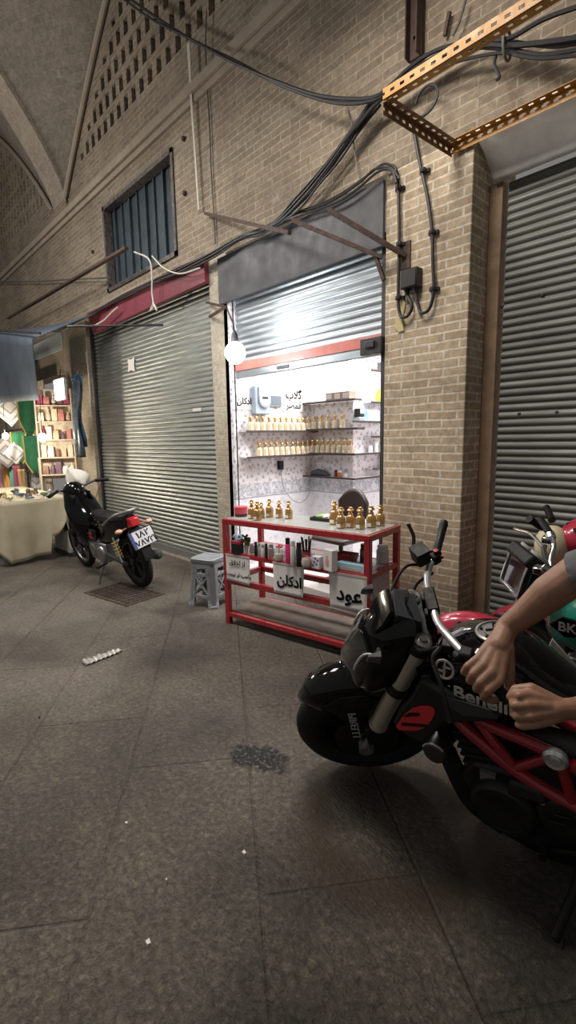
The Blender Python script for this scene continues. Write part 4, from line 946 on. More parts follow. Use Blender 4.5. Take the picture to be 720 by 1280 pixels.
m = MB(); m.loft([[V(-.17, -.05, .68), V(-.17, .05, .68), V(-.1, .05, .68), V(-.1, -.05, .68)], [V(-.30, -.055, .50), V(-.30, .055, .50), V(-.26, .05, .49), V(-.26, -.05, .49)], [V(-.33, -.05, .36), V(-.33, .05, .36), V(-.31, .05, .36), V(-.31, -.05, .36)]]); m.obj('rear_mudguard', BLKM, BA, bevel=.004)
PM = frame(V(-.285, 0, .585), V(0, -1, 0), V(.34, 0, 1)) @ Matrix.Rotation(R(3), 4, 'Z')
m = MB(PM); m.box((0, 0, .004), (.25, .17, .006)); pl = m.obj('number_plate', mat('plate_white', (.66, .67, .70), .5), BA, smooth=0, bevel=.003)
m = MB(PM); m.box((0, .086, .006), (.262, .006, .012)); m.box((0, -.086, .006), (.262, .006, .012)); m.box((.128, 0, .006), (.006, .178, .012)); m.box((-.128, 0, .006), (.006, .178, .012)); m.obj('plate_frame', BLACKP, pl, smooth=0)
m = MB(PM); m.box((-.108, .0, .0085), (.032, .16, .002)); m.obj('blue_band', mat('plate_blue', (.04, .07, .22), .5), pl, smooth=0)
text('plate_number', '\u06f1\u06f8\u06f2', .085, INK, pl, PM @ Matrix.Translation((.015, .034, .0085)), .02, sx=1.25); text('plate_number', '\u06f7\u06f8\u06f7\u06f2\u06f1', .085, INK, pl, PM @ Matrix.Translation((.015, -.046, .0085)), .02, sx=1.05)
m = MB(); m.tube([(0, -.12, .30), (.25, -.13, .33), (.45, -.12, .30)], [.045, .035, .025], 12); m.tube([(-.28, -.135, .35), (-.25, -.135, .345), (.1, -.13, .315)], [.02, .05, .05], 14); m.obj('exhaust', DGREY, BA)
m = MB(); m.bx(.38, .78, -.11, .11, .24, .45); m.lathe([(0, -.135), (.085, -.135), (.1, -.11), (.1, .11), (.085, .135), (0, .135)], 20, (.5, 0, .32), 'y'); m.lathe([(0, -.12), (.07, -.12), (.075, .12), (0, .12)], 16, (.7, 0, .35), 'y'); m.obj('engine', ALU, BA, bevel=.012)
m = MB(); m.tube([(.0, .1, .29), (.42, .1, .34)], .022, 8); m.tube([(.0, -.1, .29), (.42, -.1, .34)], .022, 8); m.obj('swingarm', DGREY, BA)
for s in (1, -1):
    m = MB(); m.tube([(.02, .125 * s, .32), (.10, .12 * s, .58)], .012, 8); m.obj('shock_absorber', CHR, BA)
    m = MB(); hx = [V(.02 + .08 * f, .125 * s, .32 + .26 * f) + V(.028 * math.cos(f * 50), .028 * math.sin(f * 50), 0) for f in np.linspace(.2, .85, 70)]; m.tube(hx, .006, 5); m.obj('spring', mat('yellow_spring', (.48, .36, .06), .4), BA)
m = MB(); m.tube([(.5, .12, .22), (.42, .24, .09), (.40, .27, .05)], .011, 8); m.obj('side_stand', DGREY, BA)
m = MB(); m.tube([(.38, .13, .25), (.36, .26, .25)], .013, 8); m.obj('footpeg', BLKM, BA)
# underbone front: leg shields, steering column, cowl
m = MB(); m.loft([[V(.62, -.05, .46), V(.62, .05, .46), V(.62, .045, .62), V(.62, -.045, .62)], [V(.85, -.07, .48), V(.85, .07, .48), V(.85, .05, .68), V(.85, -.05, .68)], [V(1.02, -.08, .62), V(1.02, .08, .62), V(1.0, .06, .86), V(1.0, -.06, .86)]]); m.obj('frame_tunnel', BLK, BA, bevel=.015)
for s in (1, -1):
    m = MB(); 
    def ls(u, v): 
        x = .93 + .14 * u - .1 * v + .05 * math.sin(v * 3); return V(x, s * (.09 + .11 * math.sin(PI * min(1, v * 1.1)) * (1 - .3 * u)), .28 + .68 * (1 - v) if False else .30 + .66 * v)
    m.grid(ls, 6, 12); m.obj('leg_shield', BLK, BA, smooth=70, solid=.012)
    m = MB(); m.xz([(.55, .47), (.85, .42), (.9, .52), (.7, .6), (.5, .6)], s * .095, s * .11); m.obj('side_cover', BLK, BA, bevel=.006)
m = MB(); m.xz([(.60, .50), (.66, .475), (.72, .50), (.68, .52), (.73, .545), (.66, .565), (.62, .545), (.66, .53)], .111, .114); m.obj('emblem', mat('emblem_red', (.42, .03, .04), .4), BA, smooth=0)
m = MB(); m.tube([(1.28, .075, .29), (1.08, .075, .78)], .02, 10); m.tube([(1.28, -.075, .29), (1.08, -.075, .78)], .02, 10); m.obj('fork', DGREY, BA)
m = MB(); m.loft([[V(1.28 + .335 * math.cos(a), sy * .06, .29 + .335 * math.sin(a) + dz) for sy, dz in ((-1, -.03), (-.7, 0), (0, .01), (.7, 0), (1, -.03))] for a in np.linspace(R(30), R(165), 16)], cap=False); m.obj('front_fender', BLK, BA, smooth=60, solid=.006)
m = MB(); m.sph((1.05, 0, .96), .12, 16, (1.1, 1.0, 1.0)); m.obj('cowl', BLK, BA)
m = MB(); m.sph((1.14, 0, .95), .09, 14, (.7, 1, 1)); m.obj('headlight', mat('clear_lens', (.6, .62, .64), .08), BA)
m = MB(); m.tube(spline([(.86, .33, 1.02), (.93, .22, 1.04), (1.02, .08, 1.0), (1.02, -.08, 1.0), (.93, -.22, 1.04), (.86, -.33, 1.02)], 5), .013, 8); m.obj('handlebar', CHR, BA)
for s in (1, -1):
    m = MB(); m.tube([(.93, .22 * s, 1.04), (.855, .345 * s, 1.02)], .019, 10); m.obj('grip', BLKM, BA)
    m = MB(); m.tube([(.96, .2 * s, 1.04), (.99, .27 * s, 1.03), (.93, .36 * s, 1.01)], .006, 6); m.obj('lever', CHR, BA)
m = MB(); rings = []
for z, x0, x1, w_ in ((.34, .80, 1.0, .07), (.42, .74, 1.02, .13), (.55, .70, 1.03, .18), (.70, .74, 1.05, .20), (.84, .84, 1.09, .18), (.96, .93, 1.13, .13), (1.02, .97, 1.12, .07)):
    rings.append([V((x0 + x1) / 2 + (x1 - x0) / 2 * math.cos(a), w_ * math.sin(a), z) for a in np.linspace(0, 2 * PI, 20, endpoint=False)])
m.loft(rings); m.obj('front_cowl', BLK, BA, smooth=60)
# white bag over the handlebar
bp0 = onY((97, 598), -.86)
m = MB(); rings = []
for z, rx, ry, ox in ((-.10, .05, .05, .05), (-.075, .15, .12, .02), (-.02, .19, .13, .0), (.04, .16, .11, -.02), (.08, .12, .09, -.05), (.12, .05, .05, -.10), (.145, .03, .03, -.12)):
    rx *= .85; ry *= .85
    rings.append([V(ox + rx * math.cos(a) * (1 + .12 * math.sin(3 * a + z * 20)), ry * math.sin(a) * (1 + .15 * math.sin(5 * a)), z + .02 * math.sin(4 * a)) for a in np.linspace(0, 2 * PI, 20, endpoint=False)])
m.loft(rings); o = m.obj('carrier_bag', mat('white_bag', (.70, .67, .60), .6, bmp=.2, bs=20), smooth=60); o.location = bp0; o.rotation_euler = (0, R(-12), .4); tag(o, 'white cloth bag pulled over the small motorbike handlebar', 'bag')
# broom handle leaning at the column
m = MB(); a, b = onY((108, 690), -.3), onY((127, 598), -.03)
a.z = .0
t = thing('broom', 'broom handle leaning against the far brick column beside the small motorbike', 'broom', (a.x, a.y, 0))
m.tube([(0, 0, .1), b - a], .012, 8); m.obj('handle', WOOD_OLD, t); m = MB(); m.loft([[V(-.09, -.03, 0), V(.09, -.03, 0), V(.09, .03, 0), V(-.09, .03, 0)], [V(-.05, -.02, .12), V(.05, -.02, .12), V(.05, .02, .12), V(-.05, .02, .12)]]); m.obj('head', mat('straw', (.3, .22, .1), .9), t)
# drain grate beside the rear tyre, litter
p = onZ((155, 742)); 
t = thing('drain_grate', 'rusty iron drain grate set in the paving beside the small motorbike', 'drain grate', (p.x, p.y, 0), (0, 0, R(10)))
m = MB(); m.bx(-.36, .36, -.22, -.19, .0, .008); m.bx(-.36, .36, .19, .22, .0, .008); m.bx(-.36, -.33, -.19, .19, 0, .008); m.bx(.33, .36, -.19, .19, 0, .008); m.obj('frame', RUST, t, smooth=0)
m = MB()
for k in range(9): x = -.29 + k * .0725; m.bar((x - .03, -.19, .004), (x + .03, .19, .004), .02, .006); 
for k in range(4): y = -.13 + k * .085; m.bar((-.33, y, .003), (.33, y, .003), .016, .005)
m.obj('grating', RUST, t, smooth=0); m = MB(); m.bx(-.33, .33, -.19, .19, .0005, .0015); m.obj('pit', DARK, t, smooth=0)
a, b = onZ((105, 831)), onZ((152, 814)); d = (b - a)
m = MB(); sd = V(-d.y, d.x, 0).normalized()
m.grid(lambda u, v: V(0, 0, .006) + d * u + sd * ((v - .5) * (.075 - .03 * u) + .03 * max(0, u - .8) * 5 * .3) + V(0, 0, .010 * abs(math.sin(u * 9 + v * 4)) * v + .012 * math.sin(u * 25) ** 2), 24, 6)
o = m.obj('plastic_wrapper', mat('clear_plastic_wrap', (.36, .34, .31), .2, coat=.5), smooth=60, solid=.002); o.location = a; tag(o, 'crumpled clear plastic wrapper lying on the paving', 'wrapper')
for k, (px, s, lab) in enumerate((((158, 1029), .006, 'tiny white scrap lying alone on the paving'), ((185, 1178), .009, 'pale torn paper scrap lying near the camera'), ((305, 1066), .008, 'pale flake of plaster beside the paving joint'), ((49, 897), .008, 'small dark pebble lying on the paving'), ((208, 1100), .004, 'tiny crumb beside the rough slab'))):
    p = onZ(px); m = MB(); m.loft([[V(-s, -s * .6, 0), V(s, -s * .8, 0), V(s * 1.1, s * .6, 0), V(-s * .7, s, 0)], [V(-s * .8, -s * .5, .004), V(s * .9, -s * .6, .006), V(s, s * .5, .003), V(-s * .6, s * .8, .006)]])
    o = m.obj('scrap', mat('scrap_paper', (.72, .68, .64)) if k != 3 else BLKM, smooth=0); o.location = p; tag(o, lab, 'litter', 'litter on the paving')
# ------------------------------------------------------------------ cables, brackets, conduit
CAB = mat('black_cable', (.018, .018, .020), .55); CABW = mat('pale_cable', (.55, .53, .48), .6); CABG = mat('grey_wire', (.12, .11, .10), .6)
def cable(label, pts, r, mt=None, group=None, name='electrical_cable', k=8):
    m = MB(); m.tube(spline(pts, k), r, 7); o = m.obj(name, mt or CAB); tag(o, label, 'cable', group); return o
def yy(lst, y): return [onY(p, y) for p in lst]
def jit(P, s): return [p + V(random.uniform(-s, s), random.uniform(-s * .4, s * .4), random.uniform(-s, s)) for p in P]
top1 = [(148, -6), (190, 24), (235, 47), (290, 77), (340, 99), (390, 117), (430, 123), (468, 121)]
top2 = [(153, -8), (196, 22), (240, 50), (294, 76), (344, 103), (394, 122), (430, 129), (466, 125)]
right1 = [(468, 121), (490, 105), (515, 82), (548, 62), (600, 50), (636, 48), (680, 24), (735, 4)]
right2 = [(466, 125), (494, 108), (520, 86), (560, 66), (610, 56), (640, 57), (690, 52), (735, 45)]
g = 'overhead cable bundle along the brick wall'
cable('upper thick black cable sweeping down from the vault across the lattice', yy(top1 + right1[1:], -.16), .012, group=g)
cable('lower of the two thick cables sweeping from the vault across the lattice', yy(top2 + right2[1:], -.15), .014, group=g)
r3 = [(440, 165), (460, 140), (480, 118), (505, 95), (540, 76), (590, 60), (636, 62), (680, 68), (735, 60)]
r4 = [(430, 178), (455, 148), (480, 122), (512, 96), (545, 70), (598, 47), (640, 52), (690, 58), (735, 52)]
r5 = [(445, 160), (470, 130), (500, 108), (540, 88), (590, 72), (632, 66), (650, 70), (680, 73), (735, 68)]
down = [(470, 126), (445, 160), (420, 195), (395, 226), (370, 255), (345, 278), (322, 290)]
far = [(322, 290), (300, 297), (262, 320), (225, 338), (190, 352), (150, 372), (118, 390), (98, 402)]
for k, (q, y, r, lab) in enumerate(((r3, -.13, .011, 'black cable of the bundle passing behind the yellow steel frame, ending at the wall edge'), (r4, -.12, .010, 'black cable of the bundle looping over the bracket foot'), (r5, -.14, .009, 'thin cable of the bundle sagging lowest past the yellow frame'))):
    cable(lab, yy(q, y), r, group=g)
labs = ['topmost strand of the slanting cable bundle above the grey fascia', 'second strand of the slanting cable bundle above the grey fascia', 'third strand of the slanting cable bundle above the grey fascia', 'fourth strand of the slanting cable bundle above the grey fascia', 'lowest strand of the slanting cable bundle above the grey fascia']
for k in range(5):
    dx, dy = -3 + k * 2.2, -5 + k * 2.5
    pts = [(p[0] + dx * (1 - i / 14) + random.uniform(-1.5, 1.5), p[1] + dy * (1 - i / 14) + random.uniform(-1.5, 1.5)) for i, p in enumerate(down + far[1:])]
    cable(labs[k], yy(pts, -.09 - .012 * (k % 3)), .009 + .002 * (k % 2), group=g)
rt = [(340, 282), (370, 268), (400, 258), (425, 246), (450, 230), (468, 214), (482, 209), (493, 213), (497, 225)]
for k in range(3):
    pts = [(p[0] + random.uniform(-2, 2), p[1] + k * 3 - 3 + random.uniform(-1.5, 1.5)) for p in rt]
    cable(('upper', 'middle', 'lower')[k] + ' cable running along the top of the grey fascia to the conduit', yy(pts, -.06 - .012 * k), .009, group='cables along the grey fascia')
# small ties and loops
cable('coiled black cable loop hanging under the yellow steel frame', [onY((533, 108), -.1) + V(.09 * math.sin(a) , -.01 * a, .09 * math.cos(a) - .09) for a in np.linspace(-1.2, 4.6, 16)], .008)
cable('short loose cable tail hanging below the bundle past the frame', yy([(622, 64), (618, 80), (624, 95), (620, 101)], -.13), .009)
cable('thin wire hanging from the bundle beside the slanting cables', yy([(430, 125), (436, 140), (440, 160), (444, 195), (450, 222)], -.06), .005, CABG)
cable('thin dark wire hanging straight down the wall from the lattice', yy([(258, 14), (257, 60), (259, 110), (262, 160), (264, 215), (267, 262), (269, 305)], -.02), .007, CABG)
cable('loose thin wire sticking out above the bracket', yy([(582, 0), (575, 25), (566, 45)], -.05), .008, CABG)
cable('long thin wire crossing the wall towards the far vault', yy([(-10, 352), (40, 352), (90, 349), (138, 347)], -.10), .012, CABG)
cable('pale knotted cord dangling in front of the maroon fascia', yy([(168, 315), (186, 324), (190, 345), (190, 365), (192, 382), (188, 388), (192, 380), (196, 388), (191, 378)], -.16), .010, CABW, name='dangling_cord')
cable('pale wire draped across the maroon fascia', yy([(190, 320), (205, 335), (225, 342), (250, 335)], -.14), .008, CABW, name='dangling_cord')
cable('thin white cable curving down over the maroon fascia edge', yy([(118, 407), (130, 400), (140, 390), (147, 384)], -.14), .010, CABW, name='dangling_cord')
cable('thin pale cable running down the far column edge', yy([(108, 440), (111, 470), (113, 500), (114, 515)], -.03), .012, CABW)
m = MB(); P = yy([(235, 54), (237, 90), (239, 130), (242, 170), (245, 215), (248, 262)], -.05); S2 = spline(P, 6)
m.loft([[p + V(-.022 * (1 - i / 60), 0, 0), p + V(.022 * (1 - i / 60), 0, 0), p + V(.022 * (1 - i / 60), .006, 0), p + V(-.022 * (1 - i / 60), .006, 0)] for i, p in enumerate(S2)])
tag(m.obj('fabric_strip', mat('pale_cloth_strip', (.60, .55, .47), .85), smooth=40), 'long pale cloth strip hanging from the overhead cables beside the window', 'cloth strip')
cable('cable tie wrapped round the bundle above the yellow frame', [onY((634, 56), -.13) + V(.0, .05 * math.sin(a), .075 * math.cos(a)) for a in np.linspace(0, 6.2, 14)], .008, CABG, name='cable_tie')
# conduits with clips and the junction box on the pier
COND = mat('black_conduit', (.022, .020, .020), .5, .2)
JB = thing('junction_box', 'black square junction box on the brick pier between two conduits', 'junction box', (-2.015, 0, 2.51))
m = MB(); m.bx(-.065, .065, -.075, 0, 0, .125); m.obj('box_body', COND, JB, bevel=.005); m = MB(); m.bx(-.060, .060, -.082, -.075, .005, .12); m.obj('lid', COND, JB, bevel=.003)
for x in (-.035, .035): m = MB(); m.lathe([(.017, -.035), (.017, -.01), (.022, -.01), (.022, .0)], 8, (x, -.035, 0)); m.obj('gland', COND, JB)
yl = -.035
def conduit(label, pts, clips):
    t = thing('conduit', label, 'conduit', pts[0]); o = pts[0]
    m = MB(); m.tube([p - o for p in spline(pts, 8)], .0115, 9); m.obj('pipe', COND, t)
    for c in clips:
        c = onY(c, yl) - o; m = MB(); m.lathe([(.020, -.012), (.022, 0), (.020, .012)], 10, c); m.bx(c.x - .035, c.x + .035, c.y + .012, c.y + .034, c.z - .010, c.z + .010); m.obj('clip', COND, t)
    return t
conduit('black conduit beside the grey fascia, looping up into the junction box', [onY(p, yl) for p in ((483, 212), (492, 208), (497, 222), (498.5, 260), (499, 300), (498, 350), (498, 383), (502, 396), (510, 394), (515, 382))] + [V(-2.05, yl, 2.475)], [(498, 235), (499, 305), (498, 372)])
conduit('black conduit coming down from the yellow frame, looping up into the junction box', [onY(p, yl) for p in ((514, 150), (518, 168), (525, 205), (534, 245), (540, 290), (541, 330), (542, 362), (537, 385), (527, 391), (522, 380))] + [V(-1.98, yl, 2.475)], [(529, 213), (540, 290), (541, 361)])
# iron brackets
def bars(name, label, segs, mt, w_=.03, h=.03, cat='bracket', plate=None):
    o = Vector(segs[0][0]); t = thing(name, label, cat, o)
    for a, b in segs: m = MB(); m.bar(Vector(a) - o, Vector(b) - o, w_, h); m.obj('bar', mt, t, smooth=0)
    if plate is not None: m = MB(); p = Vector(plate) - o; m.bx(p.x - .04, p.x + .04, p.y - .006, p.y + .006, p.z - .09, p.z + .09); m.obj('wall_plate', mt, t, smooth=0)
    return t
bars('iron_bracket', 'long rusty iron bar crossing the grey fascia to a plate on the brick pier', [(onY((410, 262), -.42), onY((507, 320), -.012))], RUST, .028, .028, plate=V(-2.085, -.008, 2.75))
bars('iron_bracket', 'rusty iron bar crossing the grey fascia with a brace at the shutter guide', [(onY((365, 275), -.40), onY((478, 322), -.02)), (onY((468, 316), -.03), onY((480, 350), -.03))], RUST, .026, .026)
bars('iron_bracket', 'dark iron bar sticking out from the wall above the painted column', [(onY((257, 267), -.035), onY((362, 291), -.35))], RUST, .035, .03)
bars('iron_bracket', 'rusty flat bar leaning out from the wall below the blue window', [(onY((158, 310), -.30), onY((10, 398), -.30))], RUST, .05, .03)
bars('iron_bracket', 'dark iron arm carrying the bare bulb at the painted column', [(onY((258, 378), -.02), onY((283, 384), -.22)), (onY((262, 396), -.02), onY((280, 385), -.20))], RUST, .022, .022)
p0, p1 = onY((518, -40), -.03), onY((520, 75), -.03)
t = thing('steel_bracket', 'brown steel channel bracket fixed high on the wall above the cables', 'bracket', p1)
m = MB(); m.bx(-.045, .045, -.02, .028, 0, .8); m.bx(-.045, -.035, -.07, -.02, 0, .8); m.bx(.035, .045, -.07, -.02, 0, .8); m.obj('channel', RUST, t, smooth=0, bevel=.004)
m = MB(); m.lathe([(.012, 0), (.012, .01), (0, .012)], 8, (0, -.02, .12), 'y', None); m.obj('bolt', DKST, t)
m = MB(); m.bar((-.02, -.02, .42), (-.18, -.02, .75), .03, .05); m.obj('brace', RUST, t, smooth=0)
# yellow slotted-angle frame
YEL = mat('yellow_ochre_paint', (.43, .20, .028), .5, var=.15, vs=8)
SLOT = mat('slot_shadow', (.03, .02, .012), .9)
YF = thing('slotted_angle_frame', 'yellow slotted steel angle frame jutting from the wall above the dark shutter', 'frame', (-1.75, -.02, 3.31))
BRN = mat('brown_ochre_paint', (.20, .10, .04), .5, var=.2, vs=8)
def angle(a, b, n1, n2, mt, nm='angle_bar', size=.055):
    a, b = Vector(a), Vector(b); d = (b - a); L = d.length; d.normalize(); n1 = Vector(n1); n2 = Vector(n2); fl = []
    nsl = int(L / .062); m = MB()
    for n in (n1, n2):
        q = n2 if n is n1 else n1; th = .003
        # a flange with real slots: two edge strips and the webs between slots
        def strip(s0, s1, w0, w1):
            vs = []
            for s_ in (s0, s1):
                for w_ in (w0, w1):
                    for e in (0, th): vs.append(a + d * s_ + n * w_ + q * e)
            m.add(vs, [(0, 2, 3, 1), (4, 5, 7, 6), (0, 1, 5, 4), (2, 6, 7, 3), (0, 4, 6, 2), (1, 3, 7, 5)])
        strip(0, L, 0, size * .36); strip(0, L, size * .64, size)
        for k in range(nsl + 1): s = (k + .5) * L / (nsl + 1); strip(max(0, s - .017), min(L, s + .017), size * .36, size * .64)
    return m.obj(nm, mt, YF, smooth=0)
A0 = V(0, 0, 0); A1 = V(-.04, -.67, 0)
angle(A0, V(3.0, 0, 0), (0, 0, -1), (0, -1, 0), YEL); angle(A1, A1 + V(2.2, 0, 0), (0, 0, 1), (0, 1, 0), YEL); angle(A1 + V(0, 0, -.01), A0 + V(.0, 0, -.01), (0, 0, -1), (1, 0, 0), BRN, size=.06)
angle(V(2.16, -.67, -.01), V(2.16, 0, -.01), (0, 0, -1), (1, 0, 0), BRN)
# hook, nails and putty marks on the pier
t = bars('wall_hook', 'small rusty hook on the wall beside the channel bracket', [(onY((562, 15), -.03), onY((556, 45), -.03))], RUST, .02, .02, 'hook')
for px, lab in (((231, 174 * 1), 'small iron spike in the wall beside the cloth strip'), ((232, 242), 'small iron spike in the wall under the cloth strip'), ((117, 315), 'small iron spike in the wall beside the blue window')):
    p = onY(px, 0); m = MB(); m.lathe([(.028, 0), (.022, .03), (.0, .045)], 8, p, 'y', Matrix.Identity(4)); 
    m.v = [V(v.x, -v.y, v.z) for v in m.v]; tag(m.obj('wall_spike', RUST), lab, 'spike')
m = MB(); P = [(497, 376), (504, 371), (508, 380), (504, 398), (506, 414), (499, 416), (494, 410), (497, 392)]; q = [onY(p, 0) for p in P]
m.xz([(v.x, v.z) for v in q], -.012, .0); tag(m.obj('putty_patch', mat('yellow_putty', (.48, .40, .22), .8), bevel=.004), 'pale yellow putty patch on the brick pier under the conduit loop', 'putty patch')
# the bare bulb at the painted column
BB = thing('light_bulb', 'bright bare white bulb hanging at the painted column by the perfume shop', 'light bulb', onY((294, 441), -.28))
m = MB(); m.sph((0, 0, 0), .095, 20, (1, 1, 1.05)); m.obj('globe', BULBW, BB)
m = MB(); m.lathe([(.03, .07), (.034, .10), (.03, .16), (.012, .19), (.012, .2)], 12); m.obj('socket', DKST, BB)
q = onY((283, 384), -.22) - BB.location; m = MB(); m.tube(spline([(0, 0, .18), (-.02, 0, .26), q], 5), .007, 6); m.obj('cord', BLACKP, BB)
ib = thing('light_bulb', 'lit bulb inside the perfume shop just under the raised shutter', 'light bulb', onY((441, 444), .55))
m = MB(); m.sph((0, 0, 0), .06, 16, (1, 1, 1.1)); m.obj('globe', BULBW, ib); m = MB(); m.lathe([(.022, .05), (.026, .12), (.01, .13)], 10); m.obj('socket', DKST, ib); m = MB(); m.tube([(0, 0, .12), (0, .02, 2.95 - ib.location.z)], .005, 6); m.obj('cord', BLACKP, ib)
# ------------------------------------------------------------------ black naked motorbike in front
MB_ = thing('naked_motorbike', 'black motorbike with red trellis frame leaning on its side stand in front', 'motorbike', (.122, -1.231, 0), (R(-14.6), 0, R(189.7)))
MB_.scale = (.993,) * 3
AX = V(-math.sin(R(26)), 0, math.cos(R(26))); S0 = V(1.48, 0, 0)
ST_M = Matrix.Translation(S0) @ Matrix.Rotation(R(33), 4, AX) @ Matrix.Translation(-S0)     # handlebar turned to full lock
FR_RED = mat('trellis_red', (.30, .012, .022), .3, coat=.4); GOLDF = mat('champagne_fork', (.50, .45, .38), .38, .6); SILB = mat('silver_bar', (.62, .62, .63), .3, .8)
PLBLK = mat('textured_black', (.010, .010, .0105), .5); GLS = mat('headlamp_glass', (.035, .036, .038), .06, .3, coat=1.)
MI_ = (Matrix.Translation((.122, -1.231, 0)) @ Euler((R(-14.6), 0, R(189.7))).to_matrix().to_4x4() @ Matrix.Scale(.993, 4)).inverted()
def inM(p, y):
    e = MI_ @ Vector(EYE); d = MI_.to_3x3() @ Vector(_ray(p)); return e + d * ((y - e.y) / d.y)
LBODY = mat('fairing_grey', (.018, .019, .021), .4)
fx = V(1.38, 0, .3)
fw_ = wheel(MB_, 'front_wheel', fx, .30, .058, ST_M, rimm=BLKM)
m = MB(ST_M); m.lathe([(.06, .062), (.135, .062), (.135, .067), (.06, .067)], 36, fx, 'y'); m.obj('brake_disc', mat('disc_steel', (.07, .07, .07), .35, .9), fw_, smooth=30)
m = MB(ST_M); m.lathe([(.03, -.11), (.03, .11)], 12, fx, 'y'); m.obj('axle', ALU, fw_)
wheel(MB_, 'rear_wheel', (0, 0, .30), .30, .07, rimm=BLKM)
# fork legs
for s in (1, -1):
    y = .105 * s; b0 = V(1.385, y, .30); t0 = V(1.098, y, .905); d = (t0 - b0)
    lw = MB(ST_M); lw.tube([b0 - d * .02, b0 + d * .40], .019, 14); lw.obj('fork_slider', mat('fork_grey', (.27, .25, .22), .35, .7), MB_)
    m = MB(ST_M); m.tube([b0 + d * .26, b0 + d * .27, b0 + d * .97, b0 + d * .98], [.029, .034, .034, .030], 18); m.tube([b0 + d * .255, b0 + d * .275], .038, 18); fk = m.obj('fork_tube', GOLDF, MB_)
    m = MB(ST_M); m.tube([b0 + d * .60, b0 + d * .66], .040, 18); m.obj('clamp_ring', BLKM, fk)
    M = Matrix.Translation(t0) @ d.to_track_quat('Z', 'Y').to_matrix().to_4x4()
    m = MB(ST_M); m.lathe([(.0, -.03), (.042, -.03), (.042, .012), (.034, .018), (.034, .012)], 20, M=M); m.obj('fork_clamp', BLKM, fk)
    m = MB(ST_M); m.lathe([(.033, .010), (.033, .018), (.024, .022), (.014, .020), (.012, .028), (0, .028)], 18, M=M); m.obj('fork_cap', mat('fork_cap_grey', (.30, .30, .30), .3, .8), fk)
    m = MB(ST_M); m.lathe([(0, -.02), (.03, -.02), (.03, .02), (0, .02)], 14, b0, 'y'); m.obj('axle_clamp', ALU, fk)
m = MB(ST_M); m.loft([[V(1.13, -.13, .87), V(1.13, .13, .87), V(1.04, .09, .885), V(1.04, -.09, .885)], [V(1.125, -.13, .90), V(1.125, .13, .90), V(1.035, .09, .915), V(1.035, -.09, .915)]]); m.obj('triple_clamp', BLKM, MB_, bevel=.006)
m = MB(ST_M); m.loft([[V(1.24, -.13, .66), V(1.24, .13, .66), V(1.15, .07, .68), V(1.15, -.07, .68)], [V(1.23, -.13, .70), V(1.23, .13, .70), V(1.14, .07, .72), V(1.14, -.07, .72)]]); m.obj('lower_clamp', BLKM, MB_, bevel=.006)
# front fender with side guards
m = MB(ST_M); rings = []
for k, a in enumerate(np.linspace(R(45), R(168), 26)):
    f = k / 25; rr = .335 + .040 * math.sin(PI * min(1, f * 1.15)) ** .7; w_ = .072 + .012 * math.sin(PI * f); tp = min(1, f * 6 + .35)
    rings.append([V(fx.x + (rr + dz) * math.cos(a), sy * w_ * tp, fx.z + (rr + dz) * math.sin(a)) for sy, dz in ((-1, -.075), (-1.0, -.03), (-.72, -.004), (0, .006), (.72, -.004), (1.0, -.03), (1, -.075))])
m.loft(rings, cap=False); fd = m.obj('front_fender', BLK, MB_, smooth=60, solid=.006)
for s in (1, -1):
    m = MB(ST_M); m.xz([(1.50, .585), (1.43, .63), (1.33, .63), (1.28, .585), (1.345, .46), (1.37, .33), (1.41, .33), (1.425, .44)], s * .082, s * .094); m.obj('fender_stay', BLK, fd, bevel=.004)
M = ST_M @ frame(V(1.405, .0955, .445), V(.05, 0, -1), V(1, 0, .05)); text('stay_lettering', 'PIRELLI', .045, mat('grey_lettering', (.38, .38, .37), .5), fd, M, .01, sx=1.25)
m = MB(ST_M); m.sph(V(1.555, .0, .585), .012, 8); m.sph(V(1.548, .03, .595), .010, 8); m.obj('reflector_bolt', CHR, fd)
m = MB(ST_M); m.bx(1.30, 1.37, .085, .125, .34, .45); m.obj('brake_caliper', BLKM, MB_, bevel=.008)
# headlight mask
HO = [(1.385, .615), (1.392, .69), (1.368, .79), (1.325, .85), (1.262, .935), (1.215, .975), (1.165, 1.0), (1.12, .99), (1.13, .90), (1.15, .78), (1.22, .69), (1.30, .635)]
cH = Vector((1.25, .83)); m = MB(ST_M); rings = []
for y, s in ((-.125, .55), (-.118, .72), (-.09, .88), (-.045, .97), (0, 1), (.045, .97), (.09, .88), (.118, .72), (.125, .55)):
    rings.append([V(cH.x + (x - cH.x) * s - abs(y) * .35, y, cH.y + (z - cH.y) * s) for x, z in HO])
m.loft(rings); hd = m.obj('headlight_mask', BLK, MB_, smooth=38)
m = MB(ST_M); rings = []
HL = [(1.388, .66), (1.397, .72), (1.382, .79), (1.345, .845), (1.30, .90), (1.275, .86), (1.30, .76), (1.345, .68)]; cL = Vector((1.34, .77))
for y, s in ((-.105, .6), (-.09, .84), (-.045, 1.0), (0, 1.04), (.045, 1.0), (.09, .84), (.105, .6)):
    rings.append([V(cL.x + (x - cL.x) * s - abs(y) * .33 + .008, y, cL.y + (z - cL.y) * s) for x, z in HL])
m.loft(rings); m.obj('headlight_lens', GLS, hd, smooth=50)
for s in (1, -1):
    m = MB(ST_M); m.tube(spline([(1.352, .075 * s, .70), (1.345, .09 * s, .79), (1.295, .10 * s, .875), (1.25, .112 * s, .86), (1.275, .115 * s, .77), (1.325, .10 * s, .695), (1.352, .075 * s, .70)], 5), .0055, 6); m.obj('lens_trim', SILB, hd)
m = MB(ST_M); m.loft([[V(1.19, -.075, .955), V(1.19, .075, .955), V(1.10, .085, .90), V(1.10, -.085, .90)], [V(1.165, -.065, 1.01), V(1.165, .065, 1.01), V(1.08, .075, .955), V(1.08, -.075, .955)]]); ds = m.obj('dashboard', PLBLK, MB_, bevel=.012)
